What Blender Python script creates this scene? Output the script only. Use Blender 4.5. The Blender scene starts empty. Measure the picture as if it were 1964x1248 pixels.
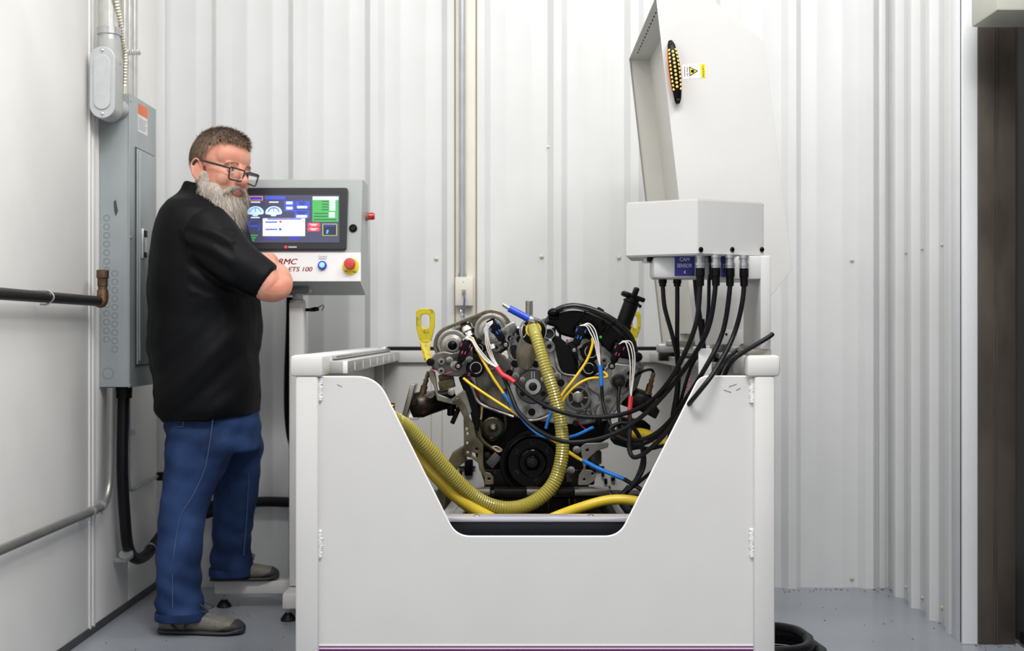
import bpy, bmesh, math, random
from mathutils import Vector, Matrix, Euler, noise as mnoise
random.seed(7)
S = bpy.context.scene
C = S.collection
# ---------------------------------------------------------------- camera, world, lamps, exposure
F, CX, CY, H = 2400.0, 982.0, 638.0, 1.066      # focal length in px, vanishing point, lens height (m)
cd = bpy.data.cameras.new('camera'); cam = bpy.data.objects.new('camera', cd); C.objects.link(cam)
cam.location = (0, 0, H); cam.rotation_euler = (math.pi/2, 0, 0)
cd.sensor_width = 36; cd.lens = 36*F/1964; cd.shift_y = 14/1964; cd.clip_start = .05
S.camera = cam
cd.dof.use_dof = True; cd.dof.focus_distance = 3.72; cd.dof.aperture_fstop = 3.2
w = bpy.data.worlds.new('world'); S.world = w; w.use_nodes = True
w.node_tree.nodes['Background'].inputs[0].default_value = (.93, .96, 1, 1)
w.node_tree.nodes['Background'].inputs[1].default_value = 0.55
def area(name, loc, sx, sy, power, col=(1, .985, .965), tgt=None):
    l = bpy.data.lights.new(name, 'AREA'); l.shape = 'RECTANGLE'; l.size = sx; l.size_y = sy; l.energy = power; l.color = col
    o = bpy.data.objects.new(name, l); C.objects.link(o); o.location = loc
    if tgt: o.rotation_euler = (Vector(tgt)-Vector(loc)).to_track_quat('-Z', 'Y').to_euler()
    return o
area('ceiling_and_fill_lamp', (.3, 1.5, 4.05), 1.4, .6, 118)
area('ceiling_and_fill_lamp', (-1.35, 2.6, 3.6), 1.2, .5, 17, tgt=(1.6, 4.8, .5))  # added fill lamp, tilted to brighten the right wall
area('ceiling_and_fill_lamp', (1.3, -.5, 4.05), 1.4, .6, 45)
area('ceiling_and_fill_lamp', (1.2, 4.3, 4.05), 1.4, .6, 26)
area('ceiling_and_fill_lamp', (1.45, 2.6, 3.6), 1.2, .5, 31, tgt=(-1.5, 3.7, .6))  # added fill lamp at the right, aimed to lift the left wall
area('ceiling_and_fill_lamp', (-.7, 3.2, 4.05), 1.2, .6, 14)
S.view_settings.view_transform = 'Standard'; S.view_settings.look = 'None'
S.view_settings.gamma = 1; S.view_settings.use_curve_mapping = False
S.view_settings.exposure = -0.03

# ---------------------------------------------------------------- helpers
def P(px, py, Y):
    return Vector(((px-CX)*Y/F, Y, H-(py-CY)*Y/F))
XL, XR, YB = -1.485, 1.575, 5.24
def PL(px, py, off=0.0):                        # point in the plane parallel to the left wall, off metres into the room
    X = XL+off; s = (px-CX)/X
    return Vector((X, F/s, H-(py-CY)/s))
def lin(c):
    return tuple((x/12.92 if x <= .04045 else ((x+.055)/1.055)**2.4) for x in [v/255 for v in c])
MATS = {}
def mat(name, col, rough=.5, metal=0.0, var=.06, nscale=8, bump=0.0, bscale=60, emit=0.0, spec=.5, stretch=None, col2=None, trans=0.0, ramp=(.4, .65), alpha=1, sss=0, coat=0, island=0.0):
    if name in MATS: return MATS[name]
    m = bpy.data.materials.new(name); m.use_nodes = True; MATS[name] = m
    nt = m.node_tree; b = nt.nodes['Principled BSDF']
    c = lin(col)
    b.inputs['Roughness'].default_value = rough; b.inputs['Metallic'].default_value = metal
    b.inputs['Specular IOR Level'].default_value = spec
    if trans: b.inputs['Transmission Weight'].default_value = trans; b.inputs['IOR'].default_value = 1.15
    if alpha < 1: b.inputs['Alpha'].default_value = alpha
    if coat: b.inputs['Coat Weight'].default_value = coat; b.inputs['Coat Roughness'].default_value = .08
    if sss: b.inputs['Subsurface Weight'].default_value = sss; b.inputs['Subsurface Radius'].default_value = (.01, .004, .002); b.inputs['Subsurface Scale'].default_value = 1
    tc = nt.nodes.new('ShaderNodeTexCoord'); mp = nt.nodes.new('ShaderNodeMapping')
    nt.links.new(tc.outputs['Object'], mp.inputs[0])
    if stretch: mp.inputs['Scale'].default_value = stretch
    n = nt.nodes.new('ShaderNodeTexNoise'); n.inputs['Scale'].default_value = nscale; n.inputs['Detail'].default_value = 5
    nt.links.new(mp.outputs[0], n.inputs['Vector'])
    r = nt.nodes.new('ShaderNodeValToRGB')
    c2 = lin(col2) if col2 else tuple(x*(1-var) for x in c); c1 = c if col2 else tuple(min(1, x*(1+var)) for x in c)
    r.color_ramp.elements[0].color = (*c1, 1); r.color_ramp.elements[1].color = (*c2, 1)
    r.color_ramp.elements[0].position, r.color_ramp.elements[1].position = ramp
    fac = n.outputs['Fac']
    if island:
        g = nt.nodes.new('ShaderNodeNewGeometry'); fac = g.outputs['Random Per Island']
    nt.links.new(fac, r.inputs[0]); nt.links.new(r.outputs[0], b.inputs['Base Color'])
    if emit:
        b.inputs['Emission Color'].default_value = (*c, 1); b.inputs['Emission Strength'].default_value = emit
    if bump:
        n2 = nt.nodes.new('ShaderNodeTexNoise'); n2.inputs['Scale'].default_value = bscale; n2.inputs['Detail'].default_value = 4
        nt.links.new(mp.outputs[0], n2.inputs['Vector'])
        bp = nt.nodes.new('ShaderNodeBump'); bp.inputs['Strength'].default_value = bump; bp.inputs['Distance'].default_value = .004
        nt.links.new(n2.outputs['Fac'], bp.inputs['Height']); nt.links.new(bp.outputs[0], b.inputs['Normal'])
    return m

def wl(o):
    v = Vector((0, 0, 0))
    while o: v += o.location; o = o.parent
    return v
def catmull(pts, res):
    if len(pts) < 3 or res <= 1: return [Vector(p) for p in pts]
    p = [Vector(q) for q in pts]; p = [p[0]*2-p[1]]+p+[p[-1]*2-p[-2]]; out = []
    for i in range(1, len(p)-2):
        for k in range(res):
            t = k/res
            out.append(.5*((2*p[i])+(p[i+1]-p[i-1])*t+(2*p[i-1]-5*p[i]+4*p[i+1]-p[i+2])*t*t+(3*p[i]-p[i-1]-3*p[i+1]+p[i+2])*t**3))
    out.append(p[-2]); return out
def rpoly(pts, rad, seg=6):                     # round the corners of a 2D polygon
    out = []; n = len(pts)
    for i, p in enumerate(pts):
        r = rad[i] if isinstance(rad, (list, tuple)) else rad
        p = Vector(p[:2]); a = Vector(pts[i-1][:2])-p; b = Vector(pts[(i+1) % n][:2])-p
        la, lb = a.length, b.length
        if r <= 0 or la < 1e-9 or lb < 1e-9: out.append(p); continue
        a /= la; b /= lb; ang = a.angle(b); d = min(r/max(math.tan(ang/2), 1e-4), la*.49, lb*.49)
        p0, p1 = p+a*d, p+b*d
        for k in range(seg+1):
            t = k/seg; out.append(p0*(1-t)**2+p*2*t*(1-t)+p1*t*t)
    return out
def circ(cx, cy, r, n=20, ry=None): return [Vector((cx+r*math.cos(2*math.pi*k/n), cy+(ry or r)*math.sin(2*math.pi*k/n))) for k in range(n)]
def hull2(c0, r0, c1, r1, n=24):                # outline of a belt round two circles
    pts = [(c0[0]+r0*math.cos(a), c0[1]+r0*math.sin(a)) for a in [2*math.pi*k/n for k in range(n)]]
    pts += [(c1[0]+r1*math.cos(a), c1[1]+r1*math.sin(a)) for a in [2*math.pi*k/n for k in range(n)]]
    pts = sorted(pts)
    def half(ps):
        h = []
        for p in ps:
            while len(h) > 1 and (h[-1][0]-h[-2][0])*(p[1]-h[-2][1])-(h[-1][1]-h[-2][1])*(p[0]-h[-2][0]) <= 0: h.pop()
            h.append(p)
        return h
    return half(pts)[:-1]+half(pts[::-1])[:-1]

class MB:
    def __init__(s): s.v = []; s.f = []; s.mi = []; s.sm = []; s.cur = 0
    def add(s, vs, fs, smooth=True):
        b = len(s.v); s.v += [Vector(v) for v in vs]
        for f in fs: s.f.append([b+i for i in f]); s.mi.append(s.cur); s.sm.append(smooth)
        return s
    def bm(s, bm, smooth=True):
        bm.verts.index_update(); s.add([v.co.copy() for v in bm.verts], [[v.index for v in f.verts] for f in bm.faces], smooth); bm.free(); return s
    def box(s, c, size, bev=0.0, rot=None, seg=2):
        bm = bmesh.new(); bmesh.ops.create_cube(bm, size=1)
        for v in bm.verts: v.co = Vector((v.co.x*size[0], v.co.y*size[1], v.co.z*size[2]))
        if bev: bmesh.ops.bevel(bm, geom=bm.edges[:], offset=min(bev, min(size)*.45), segments=seg, affect='EDGES', profile=.5)
        M = rot.to_4x4() if rot is not None else Matrix.Identity(4)
        for v in bm.verts: v.co = M @ v.co + Vector(c)
        return s.bm(bm, False)
    def bx(s, x0, x1, y0, y1, z0, z1, bev=0.0): return s.box(((x0+x1)/2, (y0+y1)/2, (z0+z1)/2), (abs(x1-x0), abs(y1-y0), abs(z1-z0)), bev)
    def pbox(s, l, t, r, b, Y, d, bev=0.0):     # box whose front face fills l,t,r,b (px) at depth Y
        a, c = P(l, t, Y), P(r, b, Y); return s.bx(a.x, c.x, Y, Y+d, c.z, a.z, bev)
    def bar(s, p0, p1, w_, h_, bev=0.0, up=(0, 0, 1)):
        p0, p1 = Vector(p0), Vector(p1); z = (p1-p0); L = z.length; z.normalize(); u = Vector(up)
        if abs(z.dot(u)) > .98: u = Vector((0, 1, 0))
        x = u.cross(z).normalized(); y = z.cross(x)
        return s.box((p0+p1)/2, (w_, h_, L), bev, Matrix((x, y, z)).transposed())
    def lathe(s, o, ax, prof, n=24, smooth=True, caps=True):
        o = Vector(o); z = Vector(ax).normalized(); u = Vector((0, 0, 1)) if abs(z.z) < .9 else Vector((1, 0, 0))
        x = u.cross(z).normalized(); y = z.cross(x); vs = []; fs = []
        for (r, h) in prof:
            for k in range(n):
                a = 2*math.pi*k/n; vs.append(o+z*h+x*(r*math.cos(a))+y*(r*math.sin(a)))
        for i in range(len(prof)-1):
            for k in range(n): fs.append([i*n+k, i*n+(k+1) % n, (i+1)*n+(k+1) % n, (i+1)*n+k])
        if caps:
            fs.append(list(range(n))[::-1]); fs.append([(len(prof)-1)*n+k for k in range(n)])
        return s.add(vs, fs, smooth)
    def cyl(s, p0, p1, r0, r1=None, n=16, smooth=True):
        p0, p1 = Vector(p0), Vector(p1); L = (p1-p0).length; return s.lathe(p0, p1-p0, [(r0, 0), (r0 if r1 is None else r1, L)], n, smooth)
    def tube(s, pts, r, n=8, res=6, smooth=True, rib=None):
        rs = r if isinstance(r, (list, tuple)) else [r]*len(pts); k0 = len(pts)
        q = catmull(pts, res); m = len(q); rr = []
        for i in range(m):
            t = i/(m-1)*(k0-1); j = min(int(t), k0-2); a = t-j; rr.append(rs[j]*(1-a)+rs[j+1]*a)
        if rib:                                  # (pitch, amplitude): resample evenly and swell each coil
            L = [0]
            for i in range(1, m): L.append(L[-1]+(q[i]-q[i-1]).length)
            N = int(L[-1]/rib[0]*4); q2 = []; r2 = []; j = 0
            for i in range(N+1):
                d = L[-1]*i/N
                while j < m-2 and L[j+1] < d: j += 1
                a = (d-L[j])/max(1e-9, L[j+1]-L[j]); q2.append(q[j].lerp(q[j+1], a)); r2.append((rr[j]*(1-a)+rr[j+1]*a)+rib[1]*math.cos(i*math.pi/2))
            q, rr, m = q2, r2, N+1
        vs = []; fs = []; t0 = (q[1]-q[0]).normalized(); u = Vector((0, 0, 1)) if abs(t0.z) < .9 else Vector((1, 0, 0)); x = u.cross(t0).normalized()
        for i in range(m):
            t = (q[min(i+1, m-1)]-q[max(i-1, 0)])
            t = t.normalized() if t.length > 1e-9 else t0
            x = (x-t*x.dot(t)).normalized(); y = t.cross(x)
            for k in range(n):
                a = 2*math.pi*k/n; vs.append(q[i]+(x*math.cos(a)+y*math.sin(a))*rr[i])
        for i in range(m-1):
            for k in range(n): fs.append([i*n+k, i*n+(k+1) % n, (i+1)*n+(k+1) % n, (i+1)*n+k])
        fs.append(list(range(n))[::-1]); fs.append([(m-1)*n+k for k in range(n)])
        return s.add(vs, fs, smooth)
    def loft(s, rings, smooth=True, caps=True):
        n = len(rings[0]); vs = [p for r in rings for p in r]; fs = []
        for i in range(len(rings)-1):
            for k in range(n): fs.append([i*n+k, i*n+(k+1) % n, (i+1)*n+(k+1) % n, (i+1)*n+k])
        if caps: fs.append(list(range(n))[::-1]); fs.append([(len(rings)-1)*n+k for k in range(n)])
        return s.add(vs, fs, smooth)
    def ell(s, c, r, rot=None, u=20, v=14):
        bm = bmesh.new(); bmesh.ops.create_uvsphere(bm, u_segments=u, v_segments=v, radius=1)
        R = rot if rot is not None else Matrix.Identity(3)
        for q in bm.verts: q.co = R @ Vector((q.co.x*r[0], q.co.y*r[1], q.co.z*r[2])) + Vector(c)
        return s.bm(bm)
    def shape(s, outer, holes, M, depth, bev=0.0, smooth=False):   # flat shape with holes, local xy through M, thickness depth behind
        cu = bpy.data.curves.new('tmp', 'CURVE'); cu.dimensions = '2D'; cu.fill_mode = 'BOTH'
        cu.extrude = max(depth/2-bev, 1e-5); cu.bevel_depth = bev; cu.bevel_resolution = 1; cu.offset = -bev
        for ring in [outer]+list(holes):
            sp = cu.splines.new('POLY'); sp.points.add(len(ring)-1); sp.use_cyclic_u = True
            for p, q in zip(sp.points, ring): p.co = (q[0], q[1], 0, 1)
        ob = bpy.data.objects.new('tmp', cu); me = bpy.data.meshes.new_from_object(ob)
        s.add([M @ v.co for v in me.vertices], [list(p.vertices) for p in me.polygons], smooth)
        bpy.data.objects.remove(ob); bpy.data.curves.remove(cu); bpy.data.meshes.remove(me); return s
    def plate(s, outer, Y, depth, bev=0.0, holes=()):   # outline in px at depth Y, faces the lens, goes back by depth
        k = Y/F; f = lambda ring: [((p[0]-CX)*k, H-(p[1]-CY)*k) for p in ring]
        M = Matrix.Translation((0, Y+depth/2, 0)) @ Matrix.Rotation(math.pi/2, 4, 'X')
        return s.shape(f(outer), [f(h) for h in holes], M, depth, bev)
    def text(s, txt, M, size, depth=.0006, shear=0.0, sx=1.0, align='CENTER', bold=0.0):
        cu = bpy.data.curves.new('tmp', 'FONT'); cu.body = txt; cu.size = size; cu.extrude = depth/2; cu.shear = shear; cu.align_x = align; cu.align_y = 'CENTER'; cu.offset = bold; cu.resolution_u = 3
        ob = bpy.data.objects.new('tmp', cu); me = bpy.data.meshes.new_from_object(ob)
        s.add([M @ Vector((v.co.x*sx, v.co.y, v.co.z)) for v in me.vertices], [list(p.vertices) for p in me.polygons], False)
        bpy.data.objects.remove(ob); bpy.data.curves.remove(cu); bpy.data.meshes.remove(me); return s
    def build(s, name, m, parent=None, label=None, cat=None, group=None, kind=None, remesh=0, smooth_it=0, disp=None, auto=True):
        me = bpy.data.meshes.new(name)
        zs = [v.z for v in s.v]; xs = [v.x for v in s.v]; ys = [v.y for v in s.v]
        o0 = Vector(((min(xs)+max(xs))/2, (min(ys)+max(ys))/2, (min(zs)+max(zs))/2 if parent else min(zs)))
        me.from_pydata([v-o0 for v in s.v], [], s.f)
        for mm in (m if isinstance(m, (list, tuple)) else [m]): me.materials.append(mm)
        me.polygons.foreach_set('material_index', s.mi); me.polygons.foreach_set('use_smooth', s.sm); me.update()
        o = bpy.data.objects.new(name, me); C.objects.link(o)
        if not remesh: me.set_sharp_from_angle(angle=math.radians(38))
        if remesh:
            md = o.modifiers.new('r', 'REMESH'); md.mode = 'VOXEL'; md.voxel_size = remesh; md.use_smooth_shade = True
            if smooth_it:
                sm = o.modifiers.new('s', 'SMOOTH'); sm.iterations = smooth_it; sm.factor = .5
            bpy.context.view_layer.update()
            dg = bpy.context.evaluated_depsgraph_get(); me2 = bpy.data.meshes.new_from_object(o.evaluated_get(dg))
            o.modifiers.clear(); o.data = me2; me2.name = name
            if disp:
                ns = [v.normal.copy() for v in me2.vertices]
                for v, n in zip(me2.vertices, ns): v.co += n*disp(v.co+o0, n)
            me2.polygons.foreach_set('use_smooth', [True]*len(me2.polygons))
        o.location = o0-(wl(parent) if parent else Vector((0, 0, 0)))
        if parent: o.parent = parent
        if label: o['label'] = label
        if cat: o['category'] = cat
        if group: o['group'] = group
        if kind: o['kind'] = kind
        return o
def thing(name, label, cat, loc, group=None):
    o = bpy.data.objects.new(name, None); C.objects.link(o); o.location = loc; o.empty_display_size = .05
    o['label'] = label; o['category'] = cat
    if group: o['group'] = group
    return o
def hexbolt(mb, p, r, ax=(0, -1, 0), h=None):
    h = h or r*.8
    mb.lathe(p, ax, [(r*1.35, 0), (r*1.35, h*.25)], 14, False); mb.lathe(Vector(p)+Vector(ax)*h*.25, ax, [(r, 0), (r, h*.8), (r*.8, h)], 6, False)

# ---------------------------------------------------------------- materials
wallw = mat('white_painted_metal', (221, 222, 222), .38, 0, .02, 3, bump=.03, bscale=14)
walll = mat('white_board', (242, 241, 238), .5, 0, .035, 2.2, bump=.04, bscale=9)
benchw = mat('bench_powder_coat', (212, 211, 209), .42, 0, .012, 5, bump=.02, bscale=300)
lidw = mat('lid_powder_coat', (206, 205, 203), .4, 0, .012, 5)
boxw = mat('sensor_box_white', (198, 198, 197), .35, 0, .01, 5)
greyp = mat('grey_enamel', (152, 159, 161), .35, 0, .05, 6)
consg = mat('console_grey', (166, 171, 170), .4, 0, .02, 4)
galv = mat('galvanised_steel', (190, 192, 193), .32, .75, .1, 30)
galvp = mat('pale_conduit', (196, 196, 192), .3, .4, .06, 30)
alum = mat('cast_aluminium', (182, 180, 176), .36, .65, .22, 25, bump=.15, bscale=90, col2=(96, 94, 90))
alud = mat('dark_cast_aluminium', (112, 108, 102), .4, .6, .2, 18, bump=.2, bscale=80, col2=(58, 54, 48))
blk = mat('black_plastic', (10, 10, 12), .35, 0, .1, 20, spec=.16)
blkg = mat('gloss_black_plastic', (5, 5, 6), .18, 0, .1, 20, spec=.14)
blkr = mat('black_rubber', (18, 18, 20), .5, 0, .1, 30, spec=.25)
cable = mat('black_cable_jacket', (18, 18, 22), .4, 0, .1, 40, spec=.25)
steel = mat('bright_steel', (205, 203, 200), .22, 1, .05, 40)
steelb = mat('brushed_steel', (168, 164, 156), .3, .9, .12, 40, stretch=(1, 1, 20))
darkm = mat('dark_oily_metal', (24, 23, 21), .34, .4, .35, 20, bump=.1)
olive = mat('olive_stained_steel', (112, 105, 82), .4, .6, .2, 14, col2=(62, 56, 42))
rust = mat('rusty_manifold', (78, 69, 62), .38, .8, .3, 20, col2=(38, 33, 30), bump=.2)
brass = mat('brass', (168, 132, 70), .35, .9, .2, 30)
bronze = mat('old_brass', (112, 88, 62), .45, .7, .3, 40)
yel = mat('yellow_paint_worn', (192, 174, 28), .4, 0, .1, 80, col2=(128, 110, 30), ramp=(.52, .74), bump=.2, bscale=120)
yelw = mat('yellow_wire', (238, 196, 36), .4, 0, .05)
yelh = mat('yellow_hose', (214, 186, 52), .35, 0, .1, 6)
clearh = mat('ribbed_clear_hose', (158, 147, 62), .2, 0, .05, 8, coat=.4)
blue = mat('blue_sleeve', (20, 120, 214), .35, 0, .06)
bluet = mat('blue_grip', (8, 66, 200), .3, 0, .05, coat=.3)
bluel = mat('blue_label', (34, 36, 120), .4, 0, .04)
red = mat('red_sleeve', (222, 52, 62), .4, 0, .06)
whw = mat('white_wire', (236, 230, 226), .4, 0, .04)
pink = mat('pink_mark', (205, 40, 110), .5, 0, .08)
white = mat('plain_white', (240, 240, 240), .4, 0, .01)
ink = mat('black_ink', (20, 20, 22), .5, 0, .02)
green = mat('green_mark', (30, 180, 70), .5)
# ---------------------------------------------------------------- the room
ZC = 4.15
def painted_floor():
    m = mat('painted_concrete', (146, 151, 159), .3, 0, .08, 2.5, bump=.05, bscale=40, col2=(136, 140, 148))
    nt = m.node_tree; b = nt.nodes['Principled BSDF']
    v = nt.nodes.new('ShaderNodeTexVoronoi'); v.inputs['Scale'].default_value = 22
    tc = nt.nodes.new('ShaderNodeTexCoord'); nt.links.new(tc.outputs['Object'], v.inputs['Vector'])
    r = nt.nodes.new('ShaderNodeValToRGB'); r.color_ramp.elements[0].position = .05; r.color_ramp.elements[1].position = .09
    nt.links.new(v.outputs['Distance'], r.inputs[0])
    mx = nt.nodes.new('ShaderNodeMixRGB'); mx.inputs[1].default_value = (.1, .1, .1, 1)
    src = b.inputs['Base Color'].links[0].from_socket
    nt.links.new(r.outputs[0], mx.inputs[0]); nt.links.new(src, mx.inputs[2])
    mx2 = nt.nodes.new('ShaderNodeMixRGB'); mx2.inputs[0].default_value = .35
    nt.links.new(src, mx2.inputs[1]); nt.links.new(mx.outputs[0], mx2.inputs[2]); nt.links.new(mx2.outputs[0], b.inputs['Base Color'])
    return m
mb = MB(); mb.bx(XL-.12, 2.6, -1.2, YB+.15, -.1, 0); mb.build('floor', painted_floor(), kind='structure')
mb = MB(); mb.bx(XL-.12, 2.6, -1.2, YB+.15, ZC, ZC+.1); mb.build('ceiling', wallw, kind='structure')
# corrugated sheets: trapezoid ribs standing h proud of the flat, minor ribs between
def sheet(name, a0, a1, ribs, minor, place, h=.027, kind='structure'):
    prof = []
    pts = []
    for c in ribs: pts += [(c-.0415, 0), (c-.0165, h), (c+.0165, h), (c+.0415, 0)]
    for c in minor: pts += [(c-.012, 0), (c-.006, .002), (c+.006, .002), (c+.012, 0)]
    pts = sorted(p for p in pts if a0 < p[0] < a1); pts = [(a0, 0)]+pts+[(a1, 0)]
    vs = []; fs = []
    for (a, d) in pts: vs += [place(a, d, 0.0), place(a, d, ZC)]
    n = len(pts)
    for i in range(n-1): fs.append([2*i, 2*i+2, 2*i+3, 2*i+1])
    b = len(vs); vs += [place(a0, -.05, 0), place(a0, -.05, ZC), place(a1, -.05, 0), place(a1, -.05, ZC)]
    fs += [[b, b+1, b+3, b+2]]
    mb = MB(); mb.add(vs, fs, False); o = mb.build(name, wallw, kind=kind); return o
sB = F/YB
bx_ = lambda px: (px-CX)/sB
ribs = [bx_(c) for c in (278, 425, 572, 719, 866, 922, 1069, 1216, 1363, 1517, 1664)]
minor = [bx_(c+d) for c in (278, 425, 572, 719, 922, 1069, 1216, 1363, 1517) for d in (49, 98)]
wb = sheet('wall_back', XL-.02, XR+.02, ribs, minor, lambda a, d, z: Vector((a, YB-d, z)))
screwm = mat('painted_screw', (205, 203, 186), .4, .2)
for (px, py) in ((837, 496), (1039, 492), (1187, 494), (1634, 499), (1634, 1109), (1053, 282), (775, 1080), (430, 497)):
    p = P(px, py, YB-.002); m2 = MB(); m2.lathe(p, (0, -1, 0), [(.009, 0), (.009, .002), (.006, .0025), (.006, .007), (.004, .008)], 10); m2.build('screw', screwm, wb)
YR = 4.31
rr = [5.07, 4.87, 4.66, 4.45]
wr = sheet('wall_right', YR, YB, rr, [4.965, 4.76, 4.555], lambda a, d, z: Vector((XR-d, a, z)))
for y_, z_ in ((5.0, 1.385), (4.8, 1.388), (4.58, 1.388), (5.0, .05), (4.8, .05), (4.58, .06), (4.9, 2.36), (4.7, 2.4)):
    m2 = MB(); m2.lathe((XR, y_, z_), (-1, 0, 0), [(.009, 0), (.009, .002), (.006, .0025), (.006, .007), (.004, .008)], 10); m2.build('screw', screwm, wr)
mb = MB(); mb.bx(XR-.075, XR-.058, YB-.012, YB, 0, ZC); mb.bx(XR-.043, XR-.015, YB-.02, YB, 0, ZC, .003); mb.build('trim_1', wallw, kind='structure')
mb = MB(); mb.bx(XR-.035, XR+.018, YR-.03, YR-.006, 0, ZC, .004); mb.bx(XR-.035, XR-.029, YR-.02, YR+.07, 0, ZC, .001); mb.build('trim_2', mat('white_trim', (236, 238, 240), .4, 0, .01), kind='structure')
stl = mat('brown_steel', (98, 90, 82), .45, .3, .2, 6, bump=.06, bscale=50, col2=(74, 66, 60), stretch=(1, 1, .4))
j = MB(); j.bx(XR+.018, 1.724, YR-.03, YR+.1, 0, ZC, .004); jo = j.build('trim_3', stl, kind='structure')
j = MB(); j.bx(XR+.072, XR+.075, YR-.034, YR-.03, 0, ZC); j.bx(XR+.081, XR+.084, YR-.034, YR-.03, 0, ZC); j.build('seam_bead', stl, jo)
j = MB(); j.bx(XR+.012, XR+.02, YR-.028, YR+.0, 0, ZC); j.build('sealant', mat('grey_sealant', (150, 150, 150)), jo)
drm = mat('dark_sliding_door', (78, 76, 72), .38, .3, .1, 3)
j = MB(); j.bx(1.732, 1.78, 1.0, YR+.1, .012, ZC, .004); dj = j.build('door_1', drm, kind='structure')
j = MB(); j.bx(1.728, 1.733, 1.0, YR-.05, .012, .05); j.build('bottom_seal', blkr, dj)
# left wall: flat boards with joints
sm = lambda px: F/((px-CX)/XL)
ys = [-1.2, 1.9, 3.12, sm(175.5), sm(246), YB]
wl_root = bpy.data.objects.new('wall_left', None); C.objects.link(wl_root); wl_root.location = (XL, 3, 0); wl_root['kind'] = 'structure'
for i in range(5):
    y0, y1 = ys[i], ys[i+1]
    m2 = MB(); m2.bx(XL-.04, XL, y0+.002, y1-.002, .022, ZC, .0015); m2.build('panel', walll, wl_root)
m2 = MB(); m2.bx(XL-.05, XL-.006, -1.2, YB, 0, ZC); m2.build('backing', mat('joint_grey', (150, 150, 148)), wl_root)
for px, wd in ((172, .012), (179, .012)):
    y_ = sm(px); m2 = MB(); m2.bx(XL-.001, XL+.004, y_-wd, y_+wd, .022, ZC, .0015); m2.build('batten', walll, wl_root)
mb = MB(); mb.bx(XL-.03, XL+.004, -1.2, YB, 0, .03, .002); mb.build('baseboard_left', mat('dark_wall_gap', (62, 62, 64), .6, 0, .2, 12), kind='structure')
mb = MB(); mb.bx(XL-.005, XL+.035, YB-.012, YB, 0, ZC, .002); mb.build('trim_4', wallw, kind='structure')
# dirt crumbs on the floor near the right corner
cr = MB(); rg = random.Random(3)
for k in range(60):
    x = rg.uniform(1.12, 1.6); y = rg.uniform(4.3, 5.2) if rg.random() < .35 else YB-.03-abs(rg.gauss(0, .03))
    if rg.random() < .3: x, y = XR+rg.uniform(0, .14), YR-.03-abs(rg.gauss(0, .03))
    cr.ell((x, y, .001), (rg.uniform(.001, .005), rg.uniform(.001, .005), .0015), None, 6, 4)
for k in range(25): cr.ell((rg.uniform(-1.4, -.7), rg.uniform(3.9, 5.1), .001), (.003, .003, .0015), None, 6, 4)
cr.build('dirt_crumbs', mat('dirt', (88, 82, 74), .9, 0, .3), None, 'scattered dark crumbs of dirt on the grey floor along the walls', 'dirt', kind='stuff')

# ---------------------------------------------------------------- things on the back wall
strm = mat('cream_strut', (226, 222, 210), .45, 0, .03, 6)
Yc = YB-.035
t = thing('wall_strut', 'cream steel strut running up the back wall behind the thin conduit', 'strut', P(894, 1128, YB-.03))
a, b = P(874, 0, Yc), P(912, 0, Yc)
m2 = MB(); m2.bx(a.x, b.x, Yc, YB, .02, ZC-.01, .003); m2.build('channel', strm, t)
m2 = MB(); m2.bx(a.x-.006, a.x, Yc+.006, YB-.001, .02, ZC-.01); m2.bx(b.x, b.x+.006, Yc+.006, YB-.001, .02, ZC-.01); m2.build('edge', mat('tan_edge', (142, 128, 92), .6), t)
t = thing('wall_conduit', 'thin grey conduit on the cream strut, ending in the cream outlet box', 'conduit', P(886, 530, Yc-.02))
p = P(886.5, 530, Yc-.014); m2 = MB(); m2.cyl(p, (p.x, p.y, ZC-.01), .0125, n=14); m2.build('pipe', mat('conduit_grey', (176, 178, 182), .35, .35), t)
m2 = MB(); m2.lathe(p, (0, 0, 1), [(.0185, -.002), (.0185, .012), (.015, .014), (.015, .022)], 12); m2.build('connector', galv, t)
t = thing('outlet_box', 'cream outlet box with a cable socket on the back wall strut', 'box', P(890, 587, Yc-.03))
m2 = MB(); m2.pbox(873, 531, 907, 586, Yc-.045, .045, .003); m2.build('cover', strm, t)
m2 = MB(); m2.pbox(886, 555, 893, 564, Yc-.052, .01, .001); m2.build('socket', mat('tan_socket', (150, 142, 122)), t)
m2 = MB(); m2.lathe(P(889, 540, Yc-.045), (0, -1, 0), [(.003, -.002), (.003, .001), (.001, .002)], 8); m2.build('screw', galv, t)
m2 = MB(); m2.tube([P(889.5, 562, Yc-.055), P(891, 572, Yc-.066), P(890, 590, Yc-.06), P(889, 640, Yc-.04)], .0042, 8)
m2.build('network_cable', mat('slate_blue_cable', (84, 106, 146), .4), None, 'slate blue cable hanging from the cream outlet box', 'cable')

# ---------------------------------------------------------------- electrical panel and conduits on the left wall
D = .108
pt, pbm, pn, pf = 1.066+(638-185)/533*1.0, 0, PL(190, 500).y, 0
yN = F/((190-CX)/XL); XP = XL+D
yFar = F/((297.5-CX)/XP); zT = H+(CY-186)*yN/F+.012; zB = H+(CY-742)*yN/F
t = thing('electrical_panel', 'tall grey electrical panel box on the left wall behind the man', 'panel', (XL+D/2, (yN+yFar)/2, zB))
m2 = MB(); m2.bx(XL+.001, XP-.002, yN, yFar, zB, zT, .002); m2.build('box', greyp, t)
m2 = MB(); m2.bx(XP-.002, XP+.003, yN-.004, yFar+.003, zB-.002, zT+.002, .0015); cov = m2.build('cover', greyp, t)
dy0 = F/((257-CX)/XP); dy1 = yFar-.028; dz1 = H+(CY-281)*dy0/F; dz0 = H+(CY-703)*dy0/F
m2 = MB(); m2.bx(XP+.003, XP+.007, dy0, dy1, dz0, dz1, .0015); m2.build('door_frame', mat('dark_gap', (60, 66, 68)), t)
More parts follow.
